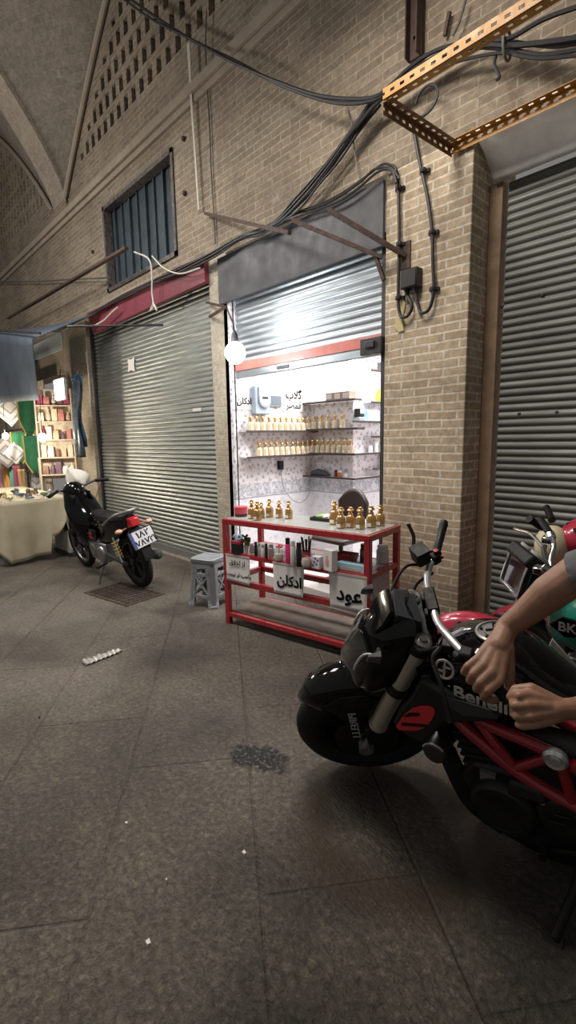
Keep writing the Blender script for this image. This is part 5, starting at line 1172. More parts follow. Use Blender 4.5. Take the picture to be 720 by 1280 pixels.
m = MB(ST_M); M = frame(V(1.122, 0, .985), V(0, -1, 0), V(.085, 0, .055)); m.M = ST_M @ M; m.box((0, 0, .0), (.13, .085, .006)); m.obj('dash_screen', mat('dash_glass', (.04, .045, .05), .1), ds, smooth=0)
m = MB(ST_M); m.loft([[V(1.255, -.06, .93), V(1.255, .06, .93), V(1.24, .06, .925), V(1.24, -.06, .925)], [V(1.215, -.075, .985), V(1.215, .075, .985), V(1.20, .075, .98), V(1.20, -.075, .98)], [V(1.18, -.055, 1.022), V(1.18, .055, 1.022), V(1.17, .055, 1.018), V(1.17, -.055, 1.018)]]); m.obj('fly_screen', BLK, ds, smooth=40)
for s in (1, -1):
    m = MB(ST_M); m.tube([(1.24, .11 * s, .91), (1.245, .16 * s, .92)], .008, 8); m.loft([[V(1.285, .155 * s, .915), V(1.285, .165 * s, .915), V(1.275, .165 * s, .94), V(1.275, .155 * s, .94)], [V(1.24, .145 * s, .91), V(1.24, .175 * s, .91), V(1.23, .175 * s, .945), V(1.23, .145 * s, .945)]]); m.obj('turn_signal', mat('smoked_lens', (.05, .05, .055), .2, coat=.3), MB_, bevel=.006)
    m = MB(ST_M); m.bar((1.13, .13 * s, .80), (1.02, .12 * s, .80), .022, .05); m.obj('headlight_bracket', BLKM, MB_, smooth=0, bevel=.004)
# handlebar
LB = [V(1.035, 0, .985), V(1.035, .10, .995), V(1.014, .185, 1.015), V(.985, .265, 1.025)]; LG = [V(.972, .285, 1.024), V(.908, .39, .985)]
RB = [V(1.035, 0, .985), V(1.035, -.10, .965), V(1.018, -.19, .952), V(.985, -.255, .962)]; RG = [V(.975, -.265, .965), V(.918, -.385, 1.008)]
m = MB(ST_M); m.tube(spline(RB[::-1] + LB[1:], 6), .0125, 14); hb2 = m.obj('handlebar', SILB, MB_)
m = MB(ST_M); m.box((1.045, .04, .945), (.045, .035, .08)); m.box((1.045, -.04, .935), (.045, .035, .08)); m.box((1.038, 0, .988), (.04, .11, .034)); m.obj('bar_clamp', BLKM, hb2, bevel=.006)
for s, G in ((1, LG), (-1, RG)):
    d = (G[1] - G[0]); m = MB(ST_M); m.tube([G[0] + d * f for f in (0, .02, .1, .9, .97, 1.0)], [.024, .024, .0165, .0165, .0175, .0175], 16); g_ = m.obj('grip', BLKM, hb2)
    m = MB(ST_M); m.tube([G[0] + d * .985, G[0] + d * 1.10], [.0165, .0145], 14); m.obj('bar_end', PLBLK, g_)
    m = MB(ST_M); m.box(G[0] - d * .14, (.04, .04, .042), rot=(0, 0, -s * .5)); m.box(G[0] - d * .14 + V(.026, 0, .0), (.024, .03, .026)); sg = m.obj('switchgear', PLBLK, hb2, bevel=.008)
    if s < 0:
        m = MB(ST_M); m.lathe([(.010, 0), (.010, .008), (0, .009)], 10, G[0] - d * .1 + V(-.005, .0, .026)); m.box(G[0] - d * .1 + V(-.026, .0, .0), (.01, .022, .014)); m.obj('kill_button', mat('button_red', (.40, .02, .03), .4), sg, smooth=30)
        m = MB(ST_M); m.box(V(1.035, -.245, .985), (.055, .07, .055), rot=(0, .1, .35)); m.obj('brake_reservoir', PLBLK, hb2, bevel=.008)
        m = MB(ST_M); m.box(V(1.035, -.245, 1.014), (.058, .073, .012), rot=(0, .1, .35)); m.obj('reservoir_lid', BLKM, hb2, bevel=.003)
        m = MB(ST_M); m.tube(spline([(1.03, -.235, .945), (1.06, -.27, .965), (1.045, -.33, 1.01), (1.055, -.375, 1.045)], 6), [.010] * 6 + [.0075] * 12 + [.009], 8); m.obj('brake_lever', BLKM, hb2)
    else:
        m = MB(ST_M); m.box(V(1.02, .205, 1.0), (.04, .035, .03), rot=(0, 0, -.4)); m.obj('clutch_perch', BLKM, hb2, bevel=.005)
        m = MB(ST_M); m.tube(spline([(1.045, .205, .995), (1.075, .235, .975), (1.065, .31, .94), (1.06, .38, .875)], 6), [.009] * 6 + [.007] * 12 + [.009], 8); m.obj('clutch_lever', BLKM, hb2)
for k, P in enumerate(([(1.03, -.24, .94), (1.10, -.22, .96), (1.17, -.12, .93), (1.20, -.05, .80), (1.22, .0, .70)], [(1.05, .20, .99), (1.11, .17, .95), (1.12, .05, .85), (1.05, .05, .72)], [(.985, .22, 1.0), (1.06, .16, .94), (1.10, .10, .82), (1.02, .10, .72)], [(1.0, -.2, .93), (1.08, -.16, .90), (1.10, -.06, .80), (1.02, -.06, .7)])):
    m = MB(ST_M); m.tube(spline(P, 6), .006, 7); m.obj('control_cable', BLKM, MB_)
# tank
TS = [(1.035, .07, .745, .815), (1.0, .125, .725, .852), (.93, .165, .72, .885), (.84, .178, .72, .903), (.75, .158, .722, .892), (.67, .118, .722, .832), (.59, .085, .72, .775), (.50, .065, .72, .75)]
m = MB(); rings = []
for x, w_, z0, z1 in TS:
    zm = z0 + (z1 - z0) * .45
    rings.append([V(x, w_ * a, zz) for a, zz in ((-.55, z0), (-.93, z0 + (zm - z0) * .3), (-1, zm), (-.9, zm + (z1 - zm) * .55), (-.55, z1 - .012), (0, z1), (.55, z1 - .012), (.9, zm + (z1 - zm) * .55), (1, zm), (.93, z0 + (zm - z0) * .3), (.55, z0))])
m.loft(rings); tk = m.obj('fuel_tank', BLK, MB_, smooth=70, sub=1)
M = Matrix.Translation((.832, 0, .898)) @ Matrix.Rotation(R(3), 4, 'Y')
m = MB(); m.lathe([(.060, .0), (.060, .008), (.052, .010), (.050, .004), (.034, .004), (.032, .010), (0, .011)], 28, M=M); tc = m.obj('tank_cap', mat('cap_grey', (.30, .30, .31), .35, .6), tk)
for k in range(5): a = k * 2 * PI / 5; m = MB(); m.box(M @ V(.042 * math.cos(a), .042 * math.sin(a), .008), (.008, .008, .006)); m.obj('cap_bolt', BLKM, tc, smooth=0)
m = MB(); m.bar(M @ V(-.024, -.012, .013), M @ V(.024, .012, .013), .006, .005); m.bar(M @ V(-.01, .022, .013), M @ V(.01, -.022, .013), .006, .005); m.obj('cap_key_flap', BLKM, tc, smooth=0)
LET = mat('pale_lettering', (.50, .48, .44), .45)
def tk_side(x, z): return V(x, .181 + .0 * x, z)
M = frame(V(.918, .1735, .762), V(-1, .055, .02), V(0, -.10, 1)); text('tank_lettering', 'Benelli', .062, LET, tk, M, .022, .001, 'LEFT', 1.12)
M = frame(V(.945, .160, .832), V(-1, .12, 0), V(0, -.28, 1))
m = MB(M); m.tube([(.030 * math.cos(a), .030 * math.sin(a), .002) for a in np.linspace(0, 2 * PI, 26, endpoint=False)], .0045, 6, closed=True); m.box((0, .0, .002), (.006, .05, .004)); m.box((.008, .008, .002), (.026, .006, .004)); m.box((-.008, -.008, .002), (.026, .006, .004)); m.obj('tank_badge', LET, tk, smooth=30)
# shrouds with the red emblem
for s in (1, -1):
    y = lambda d: s * d
    m = MB(); m.xz([(1.145, .545), (1.11, .625), (1.06, .70), (1.02, .785), (.94, .755), (.84, .742), (.765, .735), (.775, .712), (.88, .66), (.955, .625), (.99, .56), (1.03, .50), (1.09, .505)], s * .155, s * .19); sh_ = m.obj('tank_shroud', LBODY, MB_, bevel=.01)
    ep = lambda L_: [(v.x, v.z) for v in (inM((360 + x / 3.6, 760 + z / 3.6), .19) for x, z in L_)]
    m = MB(); m.xz(ep([(488, 528), (520, 482), (560, 448), (600, 437), (640, 439), (661, 452), (664, 470), (652, 496), (632, 522), (608, 540), (575, 549), (500, 546)]), s * .19, s * .196); em = m.obj('emblem_panel', mat('emblem_red_gloss', (.66, .02, .032), .35, coat=.3), sh_, smooth=0, bevel=.002)
    m = MB(); m.xz(ep([(520, 483), (548, 466), (594, 466), (596, 480), (540, 484)]), s * .195, s * .1975); m.xz(ep([(512, 510), (632, 518), (622, 531), (516, 524)]), s * .195, s * .1975); m.obj('emblem_slot', BLKM, em, smooth=0)
    m = MB(); m.xz([(.935, .748), (.80, .752), (.776, .722), (.885, .690), (.93, .712)], s * .186, s * .192); m.obj('grey_insert', mat('shroud_insert_grey', (.05, .054, .058), .45), sh_, smooth=0, bevel=.003)
# trellis frame
def fr(name, P, r, mt=FR_RED, n=12, bez=4, par=None):
    m = MB(); m.tube(spline(P, bez) if len(P) > 2 else P, r, n); return m.obj(name, mt, par or MB_)
for s in (1, -1):
    y1 = .152 * s
    a = fr('trellis_frame', [V(.985, .09 * s, .65), V(.918, .135 * s, .606), V(.846, y1, .567), V(.748, y1, .500), V(.654, y1, .460), (.56, y1, .435)], .0205)
    fr('frame_tube', [V(.95, .12 * s, .70), V(.844, .145 * s, .650), V(.712, y1, .634), V(.619, y1, .618)], .019, par=a)
    fr('frame_tube', [V(.880, .135 * s, .668), V(.80, y1, .584), V(.745, y1, .512)], .016, par=a)
    fr('frame_tube', [V(.735, y1, .508), V(.634, y1, .604)], .016, par=a)
    fr('frame_tube', [V(.615, y1, .612), V(.577, y1, .455)], .017, par=a)
    fr('frame_tube', [V(.585, y1, .60), V(.45, .13 * s, .50), V(.40, .11 * s, .38)], .02, par=a)
    m = MB(); m.lathe([(.0, -.01), (.034, -.01), (.036, .006), (.028, .016), (.018, .012), (.016, .018), (0, .018)], 22, (.622, .168 * s, .618), 'y', None if s > 0 else Matrix.Translation((0, 0, 0))); 
    m.obj('frame_boss', SILB, a)
m = MB(); m.tube([V(1.005, 0, .70) - AX * .06, V(.985, 0, .74) + AX * .10], .04, 16); m.obj('headstock', BLKM, MB_)
# engine
m = MB()
m.xz([(.90, .24), (.93, .36), (.88, .44), (.78, .46), (.68, .45), (.57, .45), (.53, .36), (.55, .26), (.63, .17), (.80, .15), (.88, .18)], -.14, .14); en = m.obj('engine', mat('engine_black', (.03, .03, .031), .42, .5, var=.25, vs=20), MB_, bevel=.014)
m = MB(); m.loft([[V(.74, -.12, .44), V(.90, -.12, .40), V(.90, .12, .40), V(.74, .12, .44)], [V(.79, -.12, .62), V(.95, -.12, .58), V(.95, .12, .58), V(.79, .12, .62)]]); 
for k in range(5): 
    f = .12 + k * .17; c = V(.82 + .05 * f, 0, .42 + .18 * f); m.box(c, (.185, .265, .010), rot=(0, R(14), 0))
m.obj('cylinder_block', MATS['engine_black'], en, bevel=.003)
m = MB(); m.lathe([(0, .16), (.06, .185), (.095, .185), (.108, .17), (.112, .14)], 30, (.775, 0, .315), 'y'); m.tube([(.775 + .075 * math.cos(a), .186, .315 + .075 * math.sin(a)) for a in np.linspace(R(200), R(300), 12)], .005, 6); m.obj('clutch_cover', MATS['engine_black'], en, smooth=40)
m = MB(); m.lathe([(0, .165), (.05, .175), (.068, .172), (.078, .16), (.08, .13)], 26, (.60, 0, .375), 'y'); m.box((.60, .178, .40), (.05, .006, .008), rot=(0, .2, 0)); m.box((.61, .178, .365), (.05, .006, .008), rot=(0, .2, 0)); m.obj('sprocket_cover', MATS['engine_black'], en, smooth=40, bevel=.002)
m = MB(); m.loft([[V(.64, .14, .435), V(.76, .14, .41), V(.76, .185, .40), V(.64, .185, .425)], [V(.655, .14, .475), V(.755, .14, .465), V(.755, .175, .462), V(.655, .175, .472)]]); m.obj('generator_cover', MATS['engine_black'], en, bevel=.012)
for (x, z) in ((.655, .42), (.745, .40), (.70, .255), (.86, .36), (.845, .26), (.555, .42)):
    m = MB(); m.lathe([(.008, 0), (.008, .01), (0, .012)], 6, (x, .165, z), 'y'); m.obj('bolt', SILB, en, smooth=0)
for q in ((.80, .85, .14, .155, .385, .435), (.79, .85, .14, .155, .33, .352)): m = MB(); m.bx(*q); m.obj('maker_plate', mat('dull_plate', (.22, .22, .22), .45, .5), en, smooth=0)
m = MB(); m.box((.965, 0, .60), (.03, .24, .22), rot=(0, R(-15), 0))
for k in range(12): m.box((.982, -.11 + k * .02, .60), (.01, .004, .20), rot=(0, R(-15), 0))
m.obj('radiator', BLKM, MB_, smooth=0)
m = MB(); m.lathe([(0, -.05), (.038, -.05), (.044, -.04), (.044, .035), (.036, .045), (0, .05)], 22, (.998, .14, .462), 'y'); hn = m.obj('horn', mat('horn_dark', (.03, .022, .022), .35), MB_)
m = MB(); m.tube([(.998 + .042 * math.cos(a), .178, .462 + .042 * math.sin(a)) for a in np.linspace(R(20), R(140), 12)], .004, 6); m.obj('horn_ring', SILB, hn)
m = MB(); m.tube(spline([(.95, .06, .50), (1.0, .075, .40), (.96, .10, .30), (.90, .11, .20), (.80, .09, .12)], 6), .026, 14); m.obj('exhaust_header', BLKM, MB_)
m = MB(); m.tube([(.965, .12, .44), (.875, .13, .21)], .022, 12); m.obj('down_tube', BLKM, MB_)
m = MB(); m.loft([[V(.965, .03, .19), V(.965, -.03, .19), V(.95, -.03, .17), V(.95, .03, .17)], [V(.93, .11, .21), V(.93, -.11, .21), V(.90, -.08, .115), V(.90, .08, .115)], [V(.80, .135, .19), V(.80, -.135, .19), V(.78, -.09, .075), V(.78, .09, .075)], [V(.64, .135, .17), V(.64, -.135, .17), V(.63, -.09, .055), V(.63, .09, .055)], [V(.50, .11, .17), V(.50, -.11, .17), V(.49, -.08, .07), V(.49, .08, .07)]]); m.obj('belly_pan', BLKM, MB_, smooth=25, bevel=.012)
# side stand, pegs, swingarm
m = MB(); m.tube([(.53, .14, .23), (.555, .25, .165), (.585, .355, .10)], [.017, .015, .014], 12); ss = m.obj('side_stand', BLKM, MB_)
m = MB(); m.box((.587, .365, .094), (.055, .05, .012), rot=(R(-14), 0, 0)); m.obj('stand_foot', BLKM, ss, bevel=.003)
m = MB(); m.lathe([(.022, -.02), (.022, .02)], 12, (.53, .15, .235), 'y'); m.box((.53, .12, .25), (.06, .04, .07)); m.obj('stand_mount', BLKM, ss, bevel=.004)
m = MB(); m.tube(spline([(.555, .165, .25), (.62, .18, .24), (.64, .20, .27)], 5), .009, 8); m.tube([(.64, .19, .27), (.64, .25, .27)], .011, 8); m.obj('gear_lever', BLKM, MB_)
for s in (1, -1):
    m = MB(); m.tube([(.43, .14 * s, .33), (.43, .26 * s, .33)], .016, 10); m.obj('footpeg', BLKM, MB_)
m = MB(); m.tube([(.42, .10, .40), (.2, .13, .38), (0, .13, .30)], [.035, .03, .025], 12); m.tube([(.42, -.10, .40), (.2, -.13, .38), (0, -.13, .30)], [.035, .03, .025], 12); m.obj('swingarm', BLKM, MB_)
m = MB(); m.tube([(.38, 0, .40), (.30, 0, .68)], .04, 14); m.obj('rear_shock', BLKM, MB_)
m = MB(); rings = []
for x, w_, z0, z1 in ((.52, .06, .72, .76), (.40, .10, .71, .755), (.2, .13, .73, .775), (.02, .10, .82, .86), (-.15, .08, .88, .92), (-.3, .05, .93, .96)): rings.append([V(x, -w_, z0), V(x, -w_ * .9, z1 - .01), V(x, 0, z1), V(x, w_ * .9, z1 - .01), V(x, w_, z0), V(x, 0, z0 - .02)])
m.loft(rings); m.obj('seat', BLKM, MB_, smooth=60)
m = MB(); m.loft([[V(.52, -.08, .60), V(.52, .08, .60), V(.52, .08, .71), V(.52, -.08, .71)], [V(.2, -.11, .62), V(.2, .11, .62), V(.2, .11, .73), V(.2, -.11, .73)], [V(-.3, -.05, .86), V(-.3, .05, .86), V(-.3, .05, .94), V(-.3, -.05, .94)]]); tl_ = m.obj('tail_body', BLK, MB_, smooth=30, bevel=.015)
m = MB(); m.bx(-.32, -.30, -.045, .045, .87, .92); m.obj('tail_light', REDL, tl_, smooth=0)
m = MB(); m.tube([(.45, -.12, .30), (.1, -.17, .36), (-.15, -.19, .44)], [.03, .055, .05], 14); m.obj('silencer', BLKM, MB_)
m = MB(); m.xz([(.40, .50), (.56, .52), (.58, .70), (.48, .74), (.36, .70)], .10, .135); m.xz([(.40, .50), (.56, .52), (.58, .70), (.48, .74), (.36, .70)], -.135, -.10); m.obj('side_cover', BLKM, MB_, bevel=.01)
# ------------------------------------------------------------------ red and green motorbike behind
BB_T = (.235, -.66, 0); BRX = R(-9); BYAW = R(186)
RB_ = thing('roadster_motorbike', 'red and green motorbike parked behind the black one, by the dark shutter', 'motorbike', BB_T, (BRX, 0, BYAW))
BM = Matrix.Translation(BB_T) @ Euler((BRX, 0, BYAW)).to_matrix().to_4x4(); BI = BM.inverted()
REDM = mat('red_motor_paint', (.42, .022, .055), .22, coat=.6); GRN = mat('green_motor_paint', (.0, .20, .14), .25, coat=.6); CREAM = mat('cream_plastic', (.56, .50, .33), .45, var=.08)
def inB(p, y):                               # sight line meets the bike's own plane at lateral y
    e = BI @ Vector(EYE); d = BI.to_3x3() @ Vector(_ray(p)); t = (y - e.y) / d.y; return e + d * t
wheel(RB_, 'front_wheel', (1.30, 0, .30), .30, .045, rimm=CHR); wheel(RB_, 'rear_wheel', (0, 0, .30), .30, .05, rimm=CHR)
m = MB(); m.loft([[V(1.30 + (.335 + dz) * math.cos(a), sy * .07, .30 + (.335 + dz) * math.sin(a)) for sy, dz in ((-1, -.05), (-.8, -.008), (0, .012), (.8, -.008), (1, -.05))] for a in np.linspace(R(20), R(165), 24)], cap=False); m.obj('front_fender', REDM, RB_, smooth=60, solid=.005)
for s in (1, -1):
    m = MB(); m.tube([(1.30, .085 * s, .30), (1.06, .085 * s, .84)], .02, 12); m.obj('fork', CHR, RB_)
h = inB((645, 716), .02); g_ = inB((668, 694), .0)
cs, sn = math.cos(R(38)), math.sin(R(38)); M = frame(h, V(-sn, cs, 0), V(-.30 * cs, -.30 * sn, 1))
m = MB(M); m.box((0, 0, -.06), (.19, .15, .10)); hl = m.obj('headlight_shell', BLKM, RB_, bevel=.02)
m = MB(M); 
for c, d in (((0, .078, .0), (.20, .016, .03)), ((0, -.078, .0), (.20, .016, .03)), ((.095, 0, 0), (.016, .16, .03)), ((-.095, 0, 0), (.016, .16, .03))): m.box(c, d)
m.obj('headlight_rim', CHR, hl, bevel=.004); m = MB(M); m.box((0, 0, .0), (.18, .145, .012)); m.obj('headlight_glass', GLS, hl, bevel=.003)
M = frame(g_, V(sn, -cs, 0), V(.75 * cs, .75 * sn, .75))
m = MB(M); m.box((0, 0, -.03), (.21, .13, .06)); gd = m.obj('instrument_cluster', PLBLK, RB_, bevel=.012)
for x in (-.05, .05):
    m = MB(M); m.lathe([(.042, 0), (.045, .012), (.040, .014), (.038, .008), (0, .008)], 22, (x, 0.008, 0)); m.obj('dial', mat('dial_face', (.36, .36, .34), .25), gd)
m = MB(M); m.box((-.05, .0, .010), (.03, .02, .004)); m.obj('dial_mark', mat('dial_orange', (.6, .3, .12), .5), gd, smooth=0)
# handlebars measured along their sight lines
b0, b1, b2, b3 = inB((689, 712), -.05), inB((688, 698), -.10), inB((692, 682), -.16), inB((688, 668), -.20); b4 = inB((676, 650), -.32)
m = MB(); m.tube(spline([b0, b1, b2, b3, b4], 6), .0115, 12); L0 = [V(2 * b0.x - p.x, -p.y, p.z) for p in (b0, b1, b2, b3, b4)]; m.tube(spline(L0, 6), .0115, 12); m.tube([b0, L0[0]], .0115, 12); hb3 = m.obj('handlebar', CHR, RB_)
for s in (-1, 1):
    f = (lambda p: p.copy()) if s < 0 else (lambda p: V(2 * b0.x - p.x, -p.y, p.z))
    m = MB(); m.tube([f(b3.lerp(b4, q)) for q in (.05, .1, .95, 1.04)], [.019, .017, .017, .018], 14); m.obj('grip', BLKM, hb3)
    m = MB(); m.tube([f(b2.lerp(b3, .6)), f(b3.lerp(b4, .06))], .021, 14); m.box(f(b2.lerp(b3, .5)) + V(.02, 0, 0), (.04, .045, .03)); m.obj('lever_perch', CHR, hb3, bevel=.004)
    l0, l1, l2 = inB((678, 684), -.15), inB((664, 668), -.22), inB((643, 661), -.30)
    m = MB(); m.tube(spline([f(l0), f(l1), f(l2.lerp(l1, .25)), f(l2)], 5), [.008] * 14 + [.006, .009], 8); m.obj('lever', CHR, hb3)
q = inB((684, 705), -.04)
m = MB(); m.tube(spline([inB((690, 735), -.02), inB((687, 712), -.06), inB((680, 690), -.12), inB((681, 682), -.15)], 6), .011, 10); m.obj('control_cable', DGREY, RB_)
# tank, panels, seat
m = MB(); rings = []
for x, w_, z0, z1 in ((.99, .05, .66, .78), (.95, .10, .63, .83), (.86, .135, .615, .86), (.74, .14, .615, .865), (.62, .12, .63, .84), (.55, .08, .65, .80)):
    zm = z0 + (z1 - z0) * .5; rings.append([V(x, w_ * a, zz) for a, zz in ((-.5, z0), (-.92, z0 + .02), (-1, zm), (-.85, zm + (z1 - zm) * .6), (-.4, z1 - .01), (0, z1), (.4, z1 - .01), (.85, zm + (z1 - zm) * .6), (1, zm), (.92, z0 + .02), (.5, z0))])
m.loft(rings); gt = m.obj('fuel_tank', GRN, RB_, smooth=70, sub=1)
c = inB((713, 786), .146); m = MB(); m.xz([(c.x + .08, c.z), (c.x + .03, c.z + .045), (c.x - .10, c.z + .03), (c.x - .11, c.z - .02), (c.x + .02, c.z - .045)], .136, .147); bd = m.obj('tank_badge', BLK, gt, bevel=.003)
text('badge_lettering', 'BK', .055, LET, bd, frame(V(c.x + .012, .148, c.z), V(-1, 0, 0), V(0, 0, 1)), .02)
P = [inB(p, .15) for p in ((690, 798), (733, 846), (724, 858), (684, 812))]
m = MB(); m.xz([(p.x, p.z) for p in P], .142, .152); sp_ = m.obj('side_panel', mat('panel_white', (.42, .42, .40), .5), RB_, bevel=.003)
P2 = [inB(p, .1525) for p in ((694.5, 813), (704, 822), (701, 830), (691.5, 820))]
for k, c_ in enumerate(((.10, .30, .08), (.52, .42, .05), (.50, .12, .04))):
    a = P2[0].lerp(P2[1], k / 3); b = P2[0].lerp(P2[1], (k + 1) / 3); c2 = P2[3].lerp(P2[2], (k + 1) / 3); d_ = P2[3].lerp(P2[2], k / 3)
    m = MB(); m.xz([(v.x, v.z) for v in (a, b, c2, d_)], .152, .1545); m.obj('sticker_band', mat('sticker_%d' % k, c_, .5), sp_, smooth=0)
m = MB(); rings = []
for x, w_, z in ((.58, .10, .80), (.40, .13, .79), (.1, .14, .80), (-.2, .13, .81), (-.3, .10, .80)): rings.append([V(x, -w_, z - .07), V(x, -w_ * .85, z), V(x, 0, z + .012), V(x, w_ * .85, z), V(x, w_, z - .07), V(x, 0, z - .09)])
m.loft(rings); m.obj('seat', BLKM, RB_, smooth=50)
m = MB(); m.loft([[V((.345) * math.cos(a), sy * .075, .30 + .345 * math.sin(a)) for sy in (-1, -.6, 0, .6, 1)] for a in np.linspace(R(20), R(190), 22)], cap=False); m.obj('rear_fender', REDM, RB_, smooth=60, solid=.005)
m = MB(); m.bx(.45, .85, -.11, .11, .24, .46); m.lathe([(0, -.15), (.08, -.14), (.09, .14), (0, .15)], 20, (.52, 0, .33), 'y'); m.loft([[V(.72, -.07, .45), V(.86, -.07, .42), V(.86, .07, .42), V(.72, .07, .45)], [V(.77, -.07, .60), V(.9, -.07, .57), V(.9, .07, .57), V(.77, .07, .60)]]); m.obj('engine', ALU, RB_, bevel=.012)
m = MB(); m.tube(spline([(1.02, 0, .86), (.92, 0, .70), (.86, 0, .40), (.7, 0, .22), (.45, 0, .22)], 6), .02, 12); m.tube([(1.0, 0, .80), (.5, 0, .72), (.1, 0, .70)], .02, 10); m.obj('frame', BLKM, RB_)
m = MB(); m.tube([(0, .1, .30), (.42, .1, .34)], .02, 8); m.tube([(0, -.1, .30), (.42, -.1, .34)], .02, 8); m.obj('swingarm', BLKM, RB_)
m = MB(); m.tube([(.55, .12, .24), (.56, .24, .14), (.57, .29, .05)], .012, 8); m.obj('side_stand', BLKM, RB_)
# red scooter nearest the shutter: red handlebar cowl with a cream front
cp = onY((690, 683), -.20)
SCT = thing('scooter', 'red scooter with cream round front, closest to the dark shutter', 'scooter', (cp.x + .02, -.16, 0), (0, 0, R(190)))
SI = SCT.matrix_basis.inverted() if False else (Matrix.Translation((cp.x + .02, -.16, 0)) @ Matrix.Rotation(R(190), 4, 'Z')).inverted()
def inS(p, y): e = SI @ Vector(EYE); d = SI.to_3x3() @ Vector(_ray(p)); t = (y - e.y) / d.y; return e + d * t
c = inS((689, 683), .06); zc = c.z; xc = c.x
wheel(SCT, 'front_wheel', (xc + .12, 0, .22), .22, .05, rimm=ALU); wheel(SCT, 'rear_wheel', (xc - .85, 0, .22), .22, .05, rimm=ALU)
m = MB(); rings = []
for x, ry, rz, dz in ((.10, .07, .07, -.01), (.07, .105, .105, 0), (.0, .125, .13, .02), (-.10, .12, .12, .04), (-.2, .09, .09, .06), (-.27, .04, .04, .07)):
    rings.append([V(xc - .13 + x, ry * .95 * math.cos(a) - .02, zc + .035 + dz + rz * .9 * math.sin(a)) for a in np.linspace(0, 2 * PI, 22, endpoint=False)])
m.loft(rings); cw = m.obj('headlight_cowl', REDM, SCT, smooth=60)
m = MB(); m.sph((xc - .0, .03, zc - .0), .115, 20, (.8, .9, 1.0)); m.obj('front_cover', CREAM, cw)['label'] = 'cream round front cover'
m = MB(); m.tube(spline([(xc - .22, .30, zc + .16), (xc - .15, .16, zc + .12), (xc - .10, 0, zc + .10), (xc - .15, -.16, zc + .12), (xc - .22, -.30, zc + .16)], 6), .014, 10); hs = m.obj('handlebar', BLKM, SCT)
ga, gb = inS((690, 650), .0), inS((683, 634), -.10)
m = MB(); m.tube([ga, ga.lerp(gb, .1), gb], [.022, .019, .019], 14); m.obj('grip', BLKM, hs)
m = MB(); m.tube([V(ga.x, .28, ga.z), V(gb.x, .38, gb.z)], .019, 14); m.obj('grip', BLKM, hs)
m = MB(); m.tube([V(xc - .06, .01, zc + .12), V(xc - .30, .02, zc + .11)], .014, 8); m.obj('cowl_trim', BLKM, cw)
m = MB(); m.grid(lambda u, v: V(xc - .16 - .05 * v + .06 * (1 - (2 * u - 1) ** 2), (u - .5) * .40 * (.55 + .6 * math.sin(PI * (.15 + .75 * v))), zc - .1 - (zc - .36) * v), 14, 12); m.obj('leg_shield', REDM, SCT, smooth=70, solid=.02)
m = MB(); m.tube([(xc - .12, 0, zc), (xc + .12, 0, .22)], .03, 12); m.obj('steering_column', BLKM, SCT)
m = MB(); m.loft([[V(xc + .12 + .26 * math.cos(a), sy * .075, .22 + .26 * math.sin(a)) for sy in (-1, -.7, 0, .7, 1)] for a in np.linspace(R(20), R(175), 16)], cap=False); m.obj('front_fender', REDM, SCT, smooth=60, solid=.006)
m = MB(); m.loft([[V(xc - .02, -.16, .26), V(xc - .02, .16, .26), V(xc - .02, .16, .32), V(xc - .02, -.16, .32)], [V(xc - .45, -.16, .26), V(xc - .45, .16, .26), V(xc - .45, .16, .32), V(xc - .45, -.16, .32)]]); m.obj('floorboard', BLKM, SCT, bevel=.01)
m = MB(); rings = []
for x, w_, z0, z1 in ((-.42, .12, .28, .62), (-.6, .17, .30, .70), (-.85, .18, .32, .72), (-1.05, .13, .42, .70), (-1.18, .06, .55, .66)): rings.append([V(xc + x, -w_, z0), V(xc + x, -w_ * .9, z1), V(xc + x, 0, z1 + .02), V(xc + x, w_ * .9, z1), V(xc + x, w_, z0), V(xc + x, 0, z0)])
m.loft(rings); m.obj('rear_body', REDM, SCT, smooth=50)
m = MB(); m.loft([[V(xc - .45, -.12, .64), V(xc - .45, .12, .64), V(xc - .45, .10, .73), V(xc - .45, -.10, .73)], [V(xc - .8, -.15, .72), V(xc - .8, .15, .72), V(xc - .8, .13, .79), V(xc - .8, -.13, .79)], [V(xc - 1.1, -.1, .71), V(xc - 1.1, .1, .71), V(xc - 1.1, .08, .77), V(xc - 1.1, -.08, .77)]]); m.obj('seat', BLKM, SCT, bevel=.02)
m = MB(); m.tube([(xc - .5, .12, .28), (xc - .48, .24, .02)], .012, 8); m.tube([(xc - .5, -.12, .28), (xc - .48, -.24, .02)], .012, 8); m.obj('centre_stand', BLKM, SCT)
# ------------------------------------------------------------------ the person holding the handlebar
SKIN = None
def skin_mat():
    m, t, b = nt('skin'); oc = ocoord(t)
    r = ramp(t, noise(t, oc, 26, 4, .6), [(.3, (.25, .128, .080)), (.7, (.33, .178, .115))]); t.links.new(r.outputs[0], b.inputs['Base Color'])
    setp(b, Roughness=.48, **{'Subsurface Weight': .12, 'Subsurface Scale': .01}); b.inputs['Subsurface Radius'].default_value = (1, .35, .2)
    bump(t, b, noise(t, oc, 220, 3), .12, .004); return m
SKIN = skin_mat(); SHIRT = mat('grey_tshirt', (.115, .12, .125), .85, var=.12, vs=12, bmp=.2, bs=50); TROU = mat('dark_trousers', (.03, .032, .045), .85, bmp=.2); HAIR = mat('black_hair', (.012, .010, .009), .6); SHOE = mat('black_shoe', (.02, .02, .02), .5); NAIL = mat('nail', (.55, .34, .27), .35)
def chain(m, pts, rs, n=14):
    for i in range(len(pts) - 1):
        a, b = Vector(pts[i]), Vector(pts[i + 1]); m.tube([a, a.lerp(b, .5), b], [rs[i], (rs[i] + rs[i + 1]) / 2, rs[i + 1]], n); m.sph(a, rs[i], n)
    m.sph(pts[-1], rs[-1], n)
